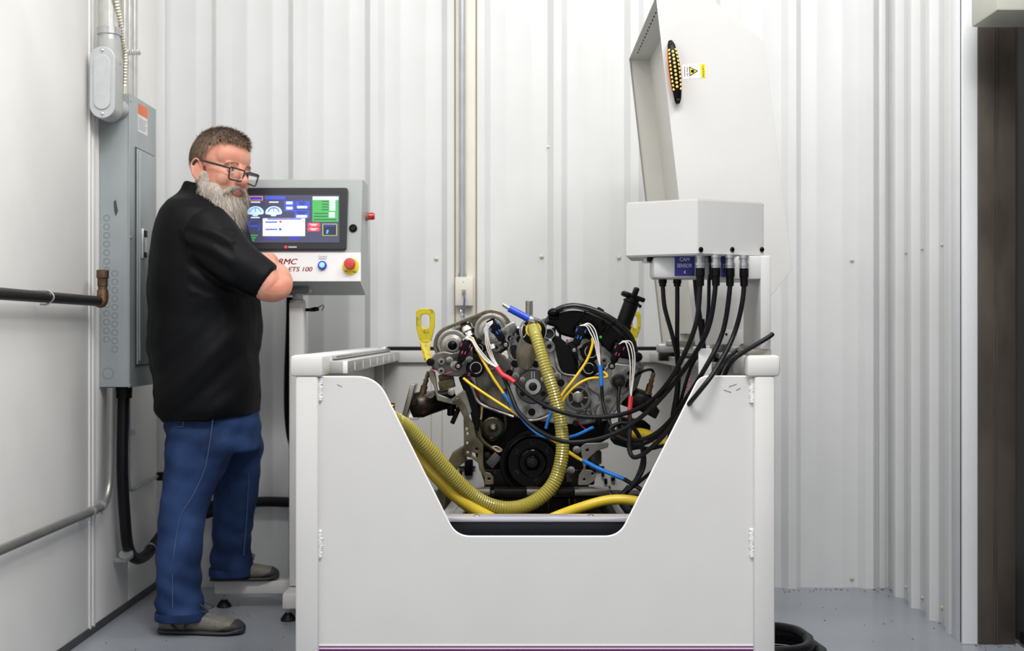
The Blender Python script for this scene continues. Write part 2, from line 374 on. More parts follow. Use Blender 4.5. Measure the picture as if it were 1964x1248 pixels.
m2 = MB(); m2.bx(XP+.006, XP+.013, dy0+.006, dy1, dz0+.008, dz1-.006, .003); m2.bx(XP+.012, XP+.02, dy0+.012, dy0+.04, dz0+.02, dz1-.02, .006); door = m2.build('door', greyp, t)
zl = H+(CY-475)*4.72/F
m2 = MB(); m2.bx(XP+.018, XP+.032, dy0+.012, dy0+.062, zl-.05, zl+.06, .004); lt = m2.build('latch', galv, t)
for e0, e1 in ((.03, .055), (-.045, -.025)):
    m2 = MB(); m2.bx(XP+.031, XP+.036, dy0+.02, dy0+.05, zl+e0, zl+e1, .002); m2.build('latch_lever', blk, lt)
def knock(mb, px, py, r):
    k = (CX-px)*yN/F; z = H+(CY-py)*yN/F; mb.lathe((-k, yN, z), (0, -1, 0), [(r, -.001), (r, .0008), (r-.0012, .0008), (r-.0012, -.001)], 20, False, False)
for a_, b_, c_ in [(204.5, 418+k*16.6, .011) for k in range(15)]+[(220, 524+k*16.2, .011) for k in range(10)]+[(207, 716, .02)]:
    m2 = MB(); knock(m2, a_, b_, c_); m2.build('knockout', mat('knockout_grey', (104, 112, 116), .35), t)
for (px, py) in ((244, 738), (243.5, 455), (243, 192)):
    z = H+(CY-py)*yN/F; m2 = MB(); m2.lathe((XP+.003, yN+.006, z), (1, 0, 0), [(.006, 0), (.006, .002), (.003, .004)], 10); m2.build('screw', galv, t)
y0_, y1_ = F/((263-CX)/XP), F/((281-CX)/XP); zz = lambda py, y: H+(CY-py)*y/F
m2 = MB(); m2.bx(XP+.003, XP+.0036, y0_, y1_, zz(252, 4.6), zz(198, 4.6)); lab = m2.build('label', mat('label_white', (226, 226, 224)), t)
m2 = MB(); m2.bx(XP+.0034, XP+.0042, y0_, y1_, zz(218, 4.6), zz(198, 4.6)); m2.build('orange_band', mat('label_orange', (232, 116, 62)), lab)
m2 = MB()
for k in range(6): m2.bx(XP+.0034, XP+.0041, y0_+.008, y1_-.008-.01*(k % 3), zz(226+k*4, 4.6), zz(224.8+k*4, 4.6))
m2.build('print', mat('print_grey', (150, 150, 150)), lab)
m2 = MB(); q = P(221, 386, yN); m2.plate([(218, 386), (222, 383), (226, 405), (222, 414), (219, 404)], yN-.002, .002); m2.build('scuff', mat('scuff_dark', (66, 70, 72)), t)
# big conduit body with its riser
rX = .062; Yk = yN-.14
t = thing('conduit_body', 'large pale grey conduit fitting with an oval screwed cover, beside the electrical panel top', 'conduit', P(204, 230, yN-.08))
k = Yk/F; cxp, czp = (197-CX)*k, H-(158-CY)*k; hw = 24.5*k; hh = 69*k
ov = lambda w_, h_: [(w_*math.cos(a), (h_-w_)*(1 if math.sin(a) >= 0 else -1)+w_*math.sin(a)) for a in [2*math.pi*i/36+.001 for i in range(36)]]
MM = lambda y: Matrix.Translation((cxp, y, czp)) @ Matrix.Rotation(math.pi/2, 4, 'X')
m2 = MB(); m2.shape(ov(hw*1.0, hh), [], MM(Yk+.052), .09, .012); m2.cyl((cxp, Yk+.06, czp-hh*.55), (cxp+hw*.4, yN-.001, czp-hh*.55), .034, n=20)
m2.cyl((cxp+.006, Yk+.05, czp+hh*.6), (cxp+.006, Yk+.05, czp+hh+.03), .041, n=24); m2.build('body', mat('conduit_body_grey', (178, 179, 178), .4, .1, .03, 20), t)
m2 = MB(); m2.shape(ov(hw, hh), [], MM(Yk), .012, .003); cv = m2.build('cover', mat('cover_grey', (190, 192, 194), .4, .1, .03, 30, bump=.1, bscale=120), t)
m2 = MB(); m2.shape(ov(hw*.66, hh*.76), [], MM(Yk-.008), .006, .002); m2.build('raised_oval', mat('cover_grey'if 0 else 'cover_oval', (194, 197, 199), .4, .1, .03, 30, bump=.1, bscale=120), cv)
for dz in (-hh*.88, hh*.88):
    m2 = MB(); m2.lathe((cxp, Yk-.006, czp+dz), (0, -1, 0), [(.006, 0), (.006, .002), (.003, .004)], 10); m2.build('screw', steel, cv)
rt = thing('riser_conduit', 'thick shiny vertical conduit above the large pale fitting', 'conduit', (cxp+.006, Yk+.05, czp+hh+.03))
zz0 = czp+hh+.03
m2 = MB(); m2.cyl((cxp+.004, Yk+.05, zz0+.03), (cxp+.004, Yk+.05, ZC-.01), .035, n=28); m2.build('pipe', galvp, rt)
m2 = MB(); m2.lathe((cxp+.006, Yk+.05, zz0), (0, 0, 1), [(.039, 0), (.039, .012), (.036, .013), (.036, .02), (.041, .021), (.041, .045), (.037, .047)], 14, False); m2.build('collar', galv, rt)
# thin vertical conduits above the panel and armoured cable
for px, off, r, lb in ((238, .055, .0135, 'white thin conduit nearest the thick riser, above the electrical panel'), (247, .05, .014, 'middle thin conduit of the three above the electrical panel'), (257, .045, .0135, 'thin conduit nearest the corner above the electrical panel')):
    p = PL(px, 190, off); t = thing('thin_conduit', lb, 'conduit', (p.x, p.y, zT), 'thin conduits above the electrical panel')
    m2 = MB(); m2.cyl((p.x, p.y, zT+.0), (p.x, p.y, ZC-.01), r, n=14); m2.build('pipe', galvp, t)
    m2 = MB(); m2.lathe((p.x, p.y, zT+.001), (0, 0, 1), [(r*1.4, 0), (r*1.4, .02), (r*1.2, .022)], 12); m2.build('connector', galv, t)
    z = zz(100, p.y); m2 = MB(); m2.bx(XL+.001, p.x+r+.004, p.y-.008, p.y+.008, z-.01, z+.01, .003); m2.lathe((p.x+r, p.y+.02, z), (0, -1, 0), [(.008, 0), (.008, .01)], 10); m2.build('strap', galv, t)
m2 = MB(); m2.tube([PL(219, -40, .10), PL(223, 0, .10), PL(230, 40, .10), PL(236, 80, .095), PL(240, 115, .09), PL(239, 165, .08)], .0085, 8, 10, rib=(.011, .0018))
q = PL(238, 165, .08); m2.cyl(q, (q.x, q.y, zT), .012)
m2.build('armoured_cable', mat('armoured_cable', (212, 208, 188), .35, .5), None, 'cream ribbed armoured cable curving down onto the electrical panel top', 'cable')
# black pipe with brass elbow
t = thing('black_pipe', 'thick black pipe running along the left wall into a brass elbow', 'pipe', PL(100, 575, .05))
y0_, y1_ = 1.0, PL(190, 578, .055).y
p0 = PL(0, 563, .055); p1 = PL(190, 577.5, .055); d = (p0-p1).normalized()
m2 = MB(); m2.cyl(p1, p1+d*3.2, .0175, n=16); m2.build('pipe', mat('black_iron', (34, 32, 31), .45, .3, .2, 30), t)
e = P(191, 578, p1.y); 
m2 = MB(); m2.tube([p1+d*.012, e+Vector((.004, .0, -.002)), e+Vector((.008, .006, .012)), e+Vector((.008, .008, .04))], [.019, .021, .0205, .019], 12); m2.build('elbow', bronze, t)
m2 = MB(); q = e+Vector((.008, .008, .03)); m2.lathe(q, (0, 0, 1), [(.0155, 0), (.0155, .022), (.0175, .024), (.0175, .05), (.021, .052), (.021, .078), (.018, .08)], 16, False); m2.build('fitting', mat('brown_brass', (92, 76, 56), .5, .6, .3, 40), t)
h = PL(91, 570, .055); m2 = MB(); m2.tube([h+Vector((-.054, .01, .02)), h+Vector((0, 0, .021)), h+Vector((.02, 0, 0)), h+Vector((0, 0, -.021)), h+Vector((-.02, -.01, -.022))], .003, 8); m2.build('hook', galv, t)
# lower conduit: from the left edge up into the panel
t = thing('lower_conduit', 'grey conduit sloping along the left wall then bending up under the electrical panel', 'conduit', PL(120, 1000, .05))
o_ = .045; m2 = MB()
pa = PL(-60, 1083, o_); ZL_ = zz(1055, PL(0, 1055, o_).y)
pts = [Vector((XL+o_, 1.2, ZL_)), Vector((XL+o_, 2.6, ZL_)), Vector((XL+o_, 4.0, ZL_)), Vector((XL+o_, PL(178, 980, o_).y, ZL_)), PL(199, 966, o_), PL(208, 935, o_), PL(211, 890, o_), PL(212, 820, o_), PL(213, 742, o_)]
pts[-1].z = zB-.003
m2.tube(pts, .0145, 12, 10); m2.build('pipe', mat('grey_conduit', (140, 140, 137), .33, .6, .08), t)
for px, py in ((176, 981), (195, 971)):
    q = PL(px, py, o_); q.z = ZL_+(.006 if px > 180 else 0); m2 = MB(); m2.lathe(q+Vector((0, -.008, 0)), (0, 1, 0), [(.018, 0), (.018, .014)], 12); m2.bx(XL+.005, XL+o_, q.y-.006, q.y+.006, q.z-.032, q.z-.016, .002); m2.build('strap', galv, t)
# thin conduit and black flexible conduit under the panel
t = thing('flexible_conduit', 'thick black flexible conduit hanging below the electrical panel and curving along the wall', 'conduit', PL(245, 900, .06))
pts = [PL(238, 742, .058), PL(236, 800, .058), PL(235, 900, .058), PL(239, 985, .056), PL(246, 1050, .052), PL(262, 1071, .05), PL(283, 1062, .05), PL(297, 1042, .06)]
pts[0].z = zB-.002
pts += [Vector((-1.36, YB-.06, .32)), Vector((-1.15, YB-.055, .36)), P(395, 985, YB-.055), P(440, 968, YB-.055), P(500, 962, YB-.055), P(560, 963, YB-.055), P(640, 966, YB-.055), P(820, 970, YB-.055)]
m2 = MB(); m2.tube(pts, .0215, 12, 8); m2.build('hose', cable, t)
m2 = MB(); m2.cyl((pts[0].x, pts[0].y, zB-.045), (pts[0].x, pts[0].y, zB-.001), .028, .03, 14); m2.build('connector', blkr, t)
for i, (px, py) in enumerate(((243, 1060), (289, 1053))):
    q = PL(px, py, .05); m2 = MB(); m2.lathe(q+Vector((0, -.01, .0)), (0, .6, -.8) if i == 0 else (0, 1, .3), [(.026, 0), (.026, .014)], 14); m2.bx(XL+.005, XL+.05, q.y-.01, q.y+.01, q.z-.034, q.z-.018, .002); m2.build('strap', galv, t)
t = thing('bent_conduit', 'thin grey conduit beside the black flexible conduit, turning towards the back corner', 'conduit', PL(260, 920, .03))
pts = [PL(246, 742, .03), PL(246, 850, .03), PL(246, 925, .03), PL(251, 938, .03), PL(262, 934, .03), PL(285, 922, .03), PL(301, 914, .03)]; pts[0].z = zB-.002
m2 = MB(); m2.tube(pts, .009, 10, 8); m2.build('pipe', galv, t)
q = PL(249, 829, .03); m2 = MB(); m2.bx(XL, q.x+.012, q.y-.004, q.y+.03, q.z-.012, q.z+.012, .003); m2.build('strap', galv, t)
q = pts[-1]; m2 = MB(); m2.box(q+Vector((.01, .02, 0)), (.03, .03, .034), .004); m2.build('end_cap', blkr, t)
# small pale box over the door, top right
q = P(1912, 20, 3.9); t = thing('door_track_box', 'pale green box bracket at the top of the dark sliding door', 'box', (1.66, 3.95, q.z))
m2 = MB(); m2.bx(q.x, 1.70, 3.9, 4.12, q.z, q.z+.16, .008); m2.build('housing', mat('pale_green_grey', (188, 190, 178), .45, 0, .04), t)
m2 = MB(); m2.lathe((1.665, 3.9, q.z+.03), (0, -1, 0), [(.014, 0), (.014, .008), (.008, .012)], 12); m2.build('screw', galv, t)
m2 = MB(); m2.bx(1.69, 1.734, 3.92, 4.1, q.z+.02, q.z+.14, .004); m2.build('bracket', stl, t)
# black hose coil on the floor right of the bench
t = thing('hose_coil', 'coil of black hose lying on the floor right of the bench', 'hose', (.72, 3.75, 0))
for k, (R_, z_, dx) in enumerate(((.215, .022, 0), (.19, .06, .012), (.2, .098, .004), (.175, .136, -.012))):
    pts = [Vector((.735+dx+R_*math.cos(a), 3.80+R_*math.sin(a), z_+.004*math.sin(3*a))) for a in [2*math.pi*i/14 for i in range(15)]]
    m2 = MB(); m2.tube(pts, .0185, 10, 6); m2.build('loop', cable if k != 1 else mat('dark_grey_hose', (70, 70, 72), .4), t)
# ---------------------------------------------------------------- control console
Yf = lambda py: 4.68+(py-345)/(482-345)*(-.06) if py < 482 else 4.62-(py-482)/58*.012
def PC(px, py, off=0):
    y = Yf(py)-off; return P(px, py, y)
t = thing('control_console', 'grey touchscreen control console on a pale stand beside the man', 'console', (-.8, 4.75, 0))
xl, xr = P(437, 400, 4.66).x, P(694, 400, 4.66).x
def zof(py): return PC(0, py).z
prof = [(Yf(345), zof(345)), (Yf(482), zof(482)), (4.62, zof(482)-.001), (Yf(540), zof(540)), (4.78, H-(566-638)*4.78/F), (4.86, H-(566-638)*4.86/F), (4.86, zof(345)), (4.70, zof(345)+.004)]
m2 = MB(); n = len(prof); vs = [Vector((x, y, z)) for x in (xl, xr) for (y, z) in prof]
fs = [[i, (i+1) % n, n+(i+1) % n, n+i] for i in range(n)]+[list(range(n))[::-1], [n+i for i in range(n)]]
m2.add(vs, fs, False); m2.build('cabinet', consg, t)
def quad(mb, l, tp, r, b, off, th=.002):           # thin slab on the tilted face
    a = [PC(l, tp, off), PC(r, tp, off), PC(r, b, off), PC(l, b, off)]; nn = (a[1]-a[0]).cross(a[3]-a[0]).normalized()
    if nn.y > 0: nn = -nn
    c = [p-nn*th for p in a]
    mb.add(a+c, [[0, 1, 2, 3], [7, 6, 5, 4], [0, 4, 5, 1], [1, 5, 6, 2], [2, 6, 7, 3], [3, 7, 4, 0]], False)
# face plane frame
u = Vector((1, 0, 0)); dn = (PC(0, 482)-PC(0, 345)); dn.x = 0; dn.normalize(); up = -dn; nf = u.cross(up)
def FM(px, py, off):
    p = PC(px, py, off); return Matrix.Translation(p) @ Matrix((u, up, nf)).transposed().to_4x4()
kk = 4.65/F
cxm, cym = (440+666)/2, (358+482)/2
m2 = MB(); m2.shape(rpoly([(-113*kk, -62*kk), (113*kk, -62*kk), (113*kk, 62*kk), (-113*kk, 62*kk)], .012), [], FM(cxm, cym, .008), .016, .003); bz = m2.build('bezel', mat('bezel_dark', (38, 37, 41), .35, 0, .04, spec=.3), t)
scr = []
smat = lambda nme, c, e=.9: mat('screen_'+nme, c, .3, 0, .01, 4, emit=e, spec=.3)
cols = {'base': (66, 68, 92), 'blue': (66, 84, 190), 'pale': (196, 222, 244), 'white': (226, 240, 246), 'green': (70, 160, 84), 'red': (232, 74, 86), 'yellow': (170, 176, 70), 'orange': (214, 140, 80), 'dark': (40, 44, 66), 'deep': (60, 60, 190), 'ltgreen': (150, 220, 150), 'cyan': (84, 160, 232)}
names = list(cols); ml = [smat(k_, cols[k_], .48) for k_ in names]
m2 = MB(); m2.cur = 0; quad(m2, 457, 374, 651, 465, .0175, .001)
sc = m2.build('screen', ml[0], bz)
g = MB()
def gq(c_, l, tp, r, b, o_=.0182): g.cur = names.index(c_); quad(g, l, tp, r, b, o_, .0004)
def gp(c_, outline, px, py, o_=.0182):
    g.cur = names.index(c_); g.shape([(x*kk, y*kk) for x, y in outline], [], FM(px, py, o_), .0003)
gq('orange', 478, 376, 504, 384.5, .018); gq('deep', 479.5, 377.5, 502.5, 383, .0186)
gq('blue', 508, 376, 547, 382.5)
for cx_ in (490, 525):
    pts = [(16*math.cos(a), 13*math.sin(a)-6) for a in [math.pi*i/16 for i in range(17)]]+[(-14.5, -9), (-6, -10), (-4, -13), (4, -13), (6, -10), (14.5, -9)]
    gp('pale', pts, cx_, 402)
    pts = [(11*math.cos(a), 10*math.sin(a)-5) for a in [math.pi*i/14 for i in range(15)]]+[(9*math.cos(a), 8*math.sin(a)-5) for a in [math.pi-math.pi*i/14 for i in range(15)]]
    gp('cyan' if cx_ == 490 else 'blue', pts, cx_, 402, .0187)
    gq('white', cx_-9, 386.5, cx_+9, 388.5); gq('dark', cx_-.5, 398, cx_+.5, 406, .0187)
gq('white', 481, 416, 498, 418)
for k_ in range(20):
    a = math.radians(-40+k_*13.5); gp('blue', [(10*math.cos(a)-.8, 10*math.sin(a)-.9), (13*math.cos(a)-.8, 13*math.sin(a)-.9), (13*math.cos(a)+.8, 13*math.sin(a)+.9), (10*math.cos(a)+.8, 10*math.sin(a)+.9)], 487, 433)
gq('blue', 479, 431.5, 495, 435)
gq('blue', 545, 385, 565, 405.5); gq('blue', 567, 385.5, 594, 400); gq('blue', 565, 403, 593, 418)
for l_, t_, r_, b_ in ((549, 386.5, 561, 391.5), (549, 396.5, 561, 401.5), (570, 395, 589, 399.2), (568.5, 412.5, 589, 417)): gq('white', l_, t_, r_, b_, .0187)
gq('dark', 573, 387.5, 586, 389, .0187); gq('dark', 574, 391, 584, 392.3, .0187); gq('dark', 568, 405.5, 590, 407, .0187); gq('dark', 571, 408.7, 586, 410, .0187)
gq('white', 504, 418.5, 585, 452.5); gq('deep', 513, 419, 578, 421, .0188); gq('pale', 506, 435, 584, 436.2, .0188); gq('blue', 509, 424.5, 532, 427, .0188); gq('blue', 509, 438.5, 532, 441, .0188); gq('pale', 508, 448, 584, 449, .0188)
gp('red', circ(0, 0, 2.6, 12), 538, 425, .0188); gp('deep', circ(0, 0, 2.6, 12), 537.5, 439.5, .0188)
gq('green', 599, 376.5, 649, 425); gq('white', 600, 377, 649, 383, .0188)
for k_ in range(4): gq('white', 632, 384+k_*5.2, 643, 388+k_*5.2, .0188); gq('dark', 617, 385.5+k_*5.2, 630, 386.8+k_*5.2, .0188)
for k_ in range(2): gq('white', 631, 407+k_*5.6, 642, 411.3+k_*5.6, .0188); gq('dark', 602, 408.5+k_*5.6, 629, 409.8+k_*5.6, .0188)
gq('dark', 602, 420, 645, 421.5, .0188)
for y_ in (431, 439.5): gp('red', rpoly([(-12, -4), (12, -4), (12, 4), (-12, 4)], 3.8), 602-(.5 if y_ > 435 else 0), y_); gq('white', 594, y_-1.6, 609, y_-.6, .0188); gq('white', 597, y_+.8, 606, y_+1.8, .0188)
gq('yellow', 618.5, 429, 646.5, 452); gq('dark', 620, 430.3, 645, 450.7, .0186); gq('deep', 622, 432, 643, 434, .019); gp('cyan', [(-2, -4), (1, -4), (3, 2), (2, 4), (-1, 3)], 627.5, 444, .019)
for k_ in range(3): gq('green', 473.5+k_*1.5, 450+k_*4.5, 494-k_*3, 452.4+k_*4.5)
gq('deep', 510, 455, 536, 457.5); gq('deep', 557, 453, 571, 455); gq('deep', 553, 457, 577, 459.5)
g.build('screen_graphics', ml, bz)
lg = MB(); lg.cur = 0; lg.shape([(x*kk, y*kk) for x, y in circ(0, 0, 3, 14)], [], FM(548, 473.5, .0166), .0004); lg.cur = 1; quad(lg, 553, 472.4, 569, 474.8, .0168, .0004)
lg.build('bezel_emblem', [red, mat('pale_print', (190, 188, 190))], bz)
m2 = MB(); quad(m2, 438, 484, 692, 539, .004, .004); wp = m2.build('lower_plate', mat('console_white', (236, 236, 236), .4, 0, .01), t)
mar = mat('maroon_letter', (150, 34, 44), .45, 0, .03)
# vertical strip frame
dn2 = (PC(0, 540)-PC(0, 484)); dn2.x = 0; dn2.normalize(); up2 = -dn2; nf2 = u.cross(up2)
def FM2(px, py, off):
    p = PC(px, py, off); return Matrix.Translation(p) @ Matrix((u, up2, nf2)).transposed().to_4x4()
m2 = MB(); [m2.text('RMC', FM2(550.0+dx_, 502, .0046), 15.5*kk, .0006, .3, 1.1) for dx_ in (-.45, 0, .45)]; m2.build('logo_lettering', mar, wp)
m2 = MB(); [m2.text('ETS 100', FM2(575+dx_, 516.5, .0046), 12.5*kk, .0006, .25, 1.1) for dx_ in (-.3, .3)]; m2.build('model_lettering', mar, wp)
m2 = MB(); m2.text('Control', FM2(619, 491.5, .0046), 5*kk, .0004); m2.text('Healthy', FM2(619, 495.8, .0046), 5*kk, .0004); m2.build('button_caption', mat('caption_grey', (120, 120, 122)), wp)
p = PC(618.5, 509, .004); m2 = MB(); m2.lathe(p, nf2, [(.0165, 0), (.0165, .008), (.0145, .012)], 20); bb = m2.build('indicator_button', mat('indigo_ring', (44, 40, 190), .3), t)
m2 = MB(); m2.lathe(p+nf2*.011, nf2, [(.0105, 0), (.0095, .005), (.005, .0075)], 18); m2.build('lit_lens', mat('lit_blue_lens', (120, 180, 255), .3, 0, .02, emit=1.2), bb)
p = PC(672.5, 511, .004); m2 = MB(); m2.lathe(p, nf2, [(.031, 0), (.031, .003)], 28); es = m2.build('emergency_stop', mat('estop_yellow', (232, 206, 46), .45, 0, .02), t)
m2 = MB(); m2.lathe(p+nf2*.002+up2*.006, nf2, [(.014, 0), (.014, .016), (.0205, .018), (.0205, .034), (.018, .039), (.008, .041)], 24); m2.build('red_button', mat('estop_red', (202, 62, 60), .4, 0, .03), es)
m2 = MB(); quad(m2, 676, 520.5, 684, 522, .0076, .0004); quad(m2, 661, 519, 666, 520.5, .0076, .0004); m2.build('print', ink, es)
p = PC(677.5, 438, 0); m2 = MB(); m2.lathe(p, nf, [(.015, 0), (.015, .006), (.011, .009), (.009, .007)], 20); m2.build('lock', blk, t)
p = P(702, 415, 4.8); m2 = MB(); m2.lathe((xr, 4.79, p.z), (1, 0, 0), [(.017, 0), (.017, .008)], 18); al = m2.build('lamp_base', mat('lamp_grey', (150, 120, 116)), t)
m2 = MB(); m2.lathe((xr+.008, 4.79, p.z), (1, 0, 0), [(.0145, 0), (.0145, .02), (.011, .026)], 18); m2.build('red_lamp', mat('red_lens', (196, 40, 34), .2, 0, .04, coat=.4), al)
# bracket under cabinet, neck, post, feet
dg = mat('dark_grey_bracket', (96, 99, 100), .4, .1)
m2 = MB(); q = P(575, 551, 4.66); m2.bx(q.x-.05, q.x+.03, 4.66, 4.74, q.z-.022, q.z+.012, .004); m2.build('neck_bracket', dg, t)
for px, py in ((591, 552), (594, 558)):
    m2 = MB(); hexbolt(m2, P(px, py, 4.68), .006); m2.build('bolt', galv, t)
pw = mat('stand_white', (214, 212, 210), .42, 0, .02, 6)
q = P(571, 580, 4.75); m2 = MB(); m2.cyl((q.x, 4.75, q.z-.01), (q.x, 4.75, H-(548-638)*4.75/F), .022, .018, 20); m2.lathe((q.x, 4.75, q.z-.004), (0, 0, 1), [(.03, 0), (.03, .012), (.024, .014)], 16); m2.build('neck', pw, t)
m2 = MB(); m2.bx(q.x-.028, q.x+.028, 4.72, 4.78, .11, q.z, .005); m2.build('post', pw, t)
# base: rear cross beam and fore-aft beam
b0, b1 = P(413, 1112, 4.86), P(600, 1137, 4.86)
m2 = MB(); m2.bx(b0.x, b1.x, 4.84, 4.90, b1.z, b0.z, .006); m2.build('base_beam', pw, t)
c0, c1 = P(541, 1131, 4.6), P(584, 1168, 4.6)
m2 = MB(); m2.bx(c0.x, c1.x, 4.6, 4.84, c1.z, b0.z, .006); m2.build('base_beam', pw, t)
def foot(x, y, ztop):
    m2 = MB(); m2.lathe((x, y, 0), (0, 0, 1), [(.027, 0), (.029, .004), (.025, .012), (.014, .026), (.012, .03)], 20); f_ = m2.build('foot', blkr, t)
    m2 = MB(); m2.lathe((x, y, .028), (0, 0, 1), [(.006, 0), (.006, ztop-.028)], 10); m2.lathe((x, y, .03), (0, 0, 1), [(.011, 0), (.011, .008)], 6, False); m2.build('stem', galv, f_)
foot(P(430, 0, 4.87).x, 4.87, b1.z); foot(P(553, 0, 4.64).x, 4.64, c1.z); foot(P(575, 0, 4.87).x, 4.87, b1.z)
# small dongle hanging off the post
m2 = MB(); m2.bar(P(587, 594, 4.74), P(600, 594, 4.72), .012, .012, .002); m2.bar(P(598, 594, 4.72), P(609, 592, 4.70), .02, .016, .004); dg_ = m2.build('plug', blk, t)
m2 = MB(); m2.tube([P(607, 592, 4.70), P(613, 588, 4.70), P(618, 585, 4.70), P(621, 588, 4.70), P(617, 596, 4.70)], .0018, 6); m2.build('plug_cord', blk, dg_)
# black corrugated hose down beside the post
m2 = MB(); m2.tube([P(556, 570, 4.8), P(555, 620, 4.8), P(552, 700, 4.8), P(551, 760, 4.8), P(553, 810, 4.8), P(560, 850, 4.8), P(580, 890, 4.8)], .0135, 10, 10, rib=(.007, .0022))
m2.build('corrugated_hose', blkr, None, 'black corrugated hose hanging behind the console post', 'hose')
# ---------------------------------------------------------------- test bench tub
YF = 3.333; YBK = 5.04
def K(Y): return Y/F
t = bench = thing('engine_test_bench', 'large white steel engine test bench with a notched front panel', 'bench', (0, 4.2, .1))
edgew = mat('bench_edge_white', (238, 238, 237), .35, 0, .01)
# front posts, rail caps
xL0, xL1, xR0, xR1 = P(566, 0, YF).x, P(610, 0, YF).x, P(1447, 0, YF).x, P(1487, 0, YF).x
cT, cB = P(0, 681, YF).z, P(0, 722, YF).z
cl0, cl1, cr0, cr1 = P(556, 0, YF).x, P(620, 0, YF).x, P(1432, 0, YF).x, P(1497, 0, YF).x
for x0, x1 in ((xL0, xL1), (xR0, xR1)):
    m2 = MB(); m2.bx(x0, x1, YF, YF+.075, .1, cB+.002, .008); m2.build('post', benchw, t)
    m2 = MB(); m2.bx(x0, x1, YBK-.02, YBK+.055, .1, cB+.002, .008); m2.build('post', benchw, t)
for x0, x1 in ((cl0, cl1), (cr0, cr1)):
    m2 = MB(); m2.bx(x0, x1, YF-.004, YBK+.065, cB, cT, .011, ); m2.build('side_rail', benchw, t)
m2 = MB(); m2.bx(cl1-.01, cr0+.01, YBK, YBK+.06, P(0, 695, YBK).z, P(0, 672, YBK).z, .003); m2.build('back_rail', benchw, t)
m2 = MB(); m2.bx(P(742, 0, YBK).x, P(1292, 0, YBK).x, YBK+.004, YBK+.03, P(0, 674, YBK).z, P(0, 664.5, YBK).z, .004); m2.build('seal_strip', blkr, t)
# front panel with the notch
out = [(606, 724), (690, 724), (738, 760), (862, 1006), (893, 1029), (1168, 1029), (1199, 1000), (1331, 748), (1358, 722), (1450, 722), (1450, 1300), (606, 1300)]
out = [(606, 723), (722, 723), (874, 1029), (1188, 1029), (1343, 722), (1450, 722), (1450, 1310), (606, 1310)]
rp = rpoly(out, [0, .0, 0, 0, 0, 0, 0, 0, 0, 0])
rp = []
for p in rpoly(out, [0, 62, 46, 46, 26, 0, 0, 0], 9): rp.append(p)
YP = YF+.018
m2 = MB(); m2.plate(rp, YP, .006, .0014); fp = m2.build('front_panel', benchw, t)
# highlight of the panel edge, painted as a lighter tube along the cut
ix = [Vector((613, 723))]+[p for p in rp if p[1] < 1200 and 612 < p[0] < 1446]+[Vector((1444, 722))]
m2 = MB(); m2.tube([P(p[0], p[1], YP+.003) for p in ix], .0031, 8, 1); m2.build('edge_highlight', edgew, fp)
zb = lambda py: P(0, py, YP).z
prp = mat('purple_stripe', (104, 30, 96), .45, 0, .02)
for a_, b_, mm in ((1235, 1249, white), (1238.5, 1241, prp), (1244, 1248, prp)):
    m2 = MB(); m2.bx(P(611, 0, YP).x, P(1446, 0, YP).x, YP-(.0008 if mm is white else .0014), YP+.001, zb(b_), zb(a_)); m2.build('stripe', mm, fp)
rg = random.Random(5)
weld = mat('weld_white', (224, 224, 222), .5, 0, .06, 60)
for x, a_, b_ in ((614, 728, 766), (614, 1019, 1067), (1442, 728, 770), (1442, 1016, 1066)):
    m2 = MB(); n = int((b_-a_)/3.2)
    for k in range(n):
        q = P(x+rg.uniform(-.7, .7), a_+(b_-a_)*k/(n-1), YP-.002); m2.ell(q, (.0062+rg.uniform(-.001, .0015), .006, .005), None, 8, 6)
    m2.build('weld_bead', weld, t)
scr_ = MB()
for (x0, y0, x1, y1) in ((647, 737, 656, 741), (1398, 741, 1413, 736), (1412, 748, 1420, 744), (1388, 747, 1402, 752)): scr_.bar(P(x0, y0, YP-.0002), P(x1, y1, YP-.0002), .002, .0012)
scr_.build('scuff', mat('scuff_grey', (120, 120, 120)), fp)
# sides, back, floor of the tub
m2 = MB(); m2.bx(xL0+.02, xL0+.026, YF+.06, YBK, .12, cB+.004); m2.build('side_panel', benchw, t)
m2 = MB(); m2.bx(xR1-.026, xR1-.02, YF+.06, YBK, .12, cB+.004); m2.build('side_panel', benchw, t)
m2 = MB(); m2.bx(xL0, xR1, YBK+.02, YBK+.026, .12, cB+.004); bp = m2.build('back_panel', benchw, t)
for px in (827, 848):
    q = P(px, 760, YBK+.012); m2 = MB(); m2.bx(q.x-.0012, q.x+.0012, YBK+.0185, YBK+.021, .3, cB-.02); m2.build('streak', mat('yellow_streak', (176, 168, 136)), bp)
for (l_, tp, r_, b_) in ((891, 881, 907, 912), (879, 894, 912, 897), (890, 897, 893, 904), (881, 903, 886, 912), (1154, 894, 1159, 914), (1159, 918, 1165, 928), (1172, 915, 1180, 922), (1168, 932, 1171, 940), (1128, 894, 1158, 900)):
    m2 = MB(); m2.pbox(l_, tp, r_, b_, YBK+.0, .02, .002); m2.build('black_clip', blk, bp)
pan = mat('dark_drip_pan', (58, 56, 48), .4, .4, .3, 10)
zpan = P(0, 1060, 3.6).z
m2 = MB(); m2.bx(xL0+.026, xR1-.026, YF+.03, YBK, zpan-.02, zpan); m2.build('drip_pan', pan, t)
q0, q1 = P(835, 992, 3.47), P(1225, 1040, 3.47)
m2 = MB(); m2.bx(xL0+.03, xR1-.03, 3.47, 3.53, q1.z-.01, q0.z, .004); fb = m2.build('front_beam', mat('navy_black_beam', (30, 32, 40), .35, .2, .05), t)
m2 = MB(); m2.bx(xL0+.03, xR1-.03, 3.465, 3.535, q0.z-.012, q0.z+.001, .002); m2.build('beam_top', mat('beam_top_highlight', (232, 230, 240), .25, .5, .03), fb)  # pale slab paints the highlight along the top of the dark beam
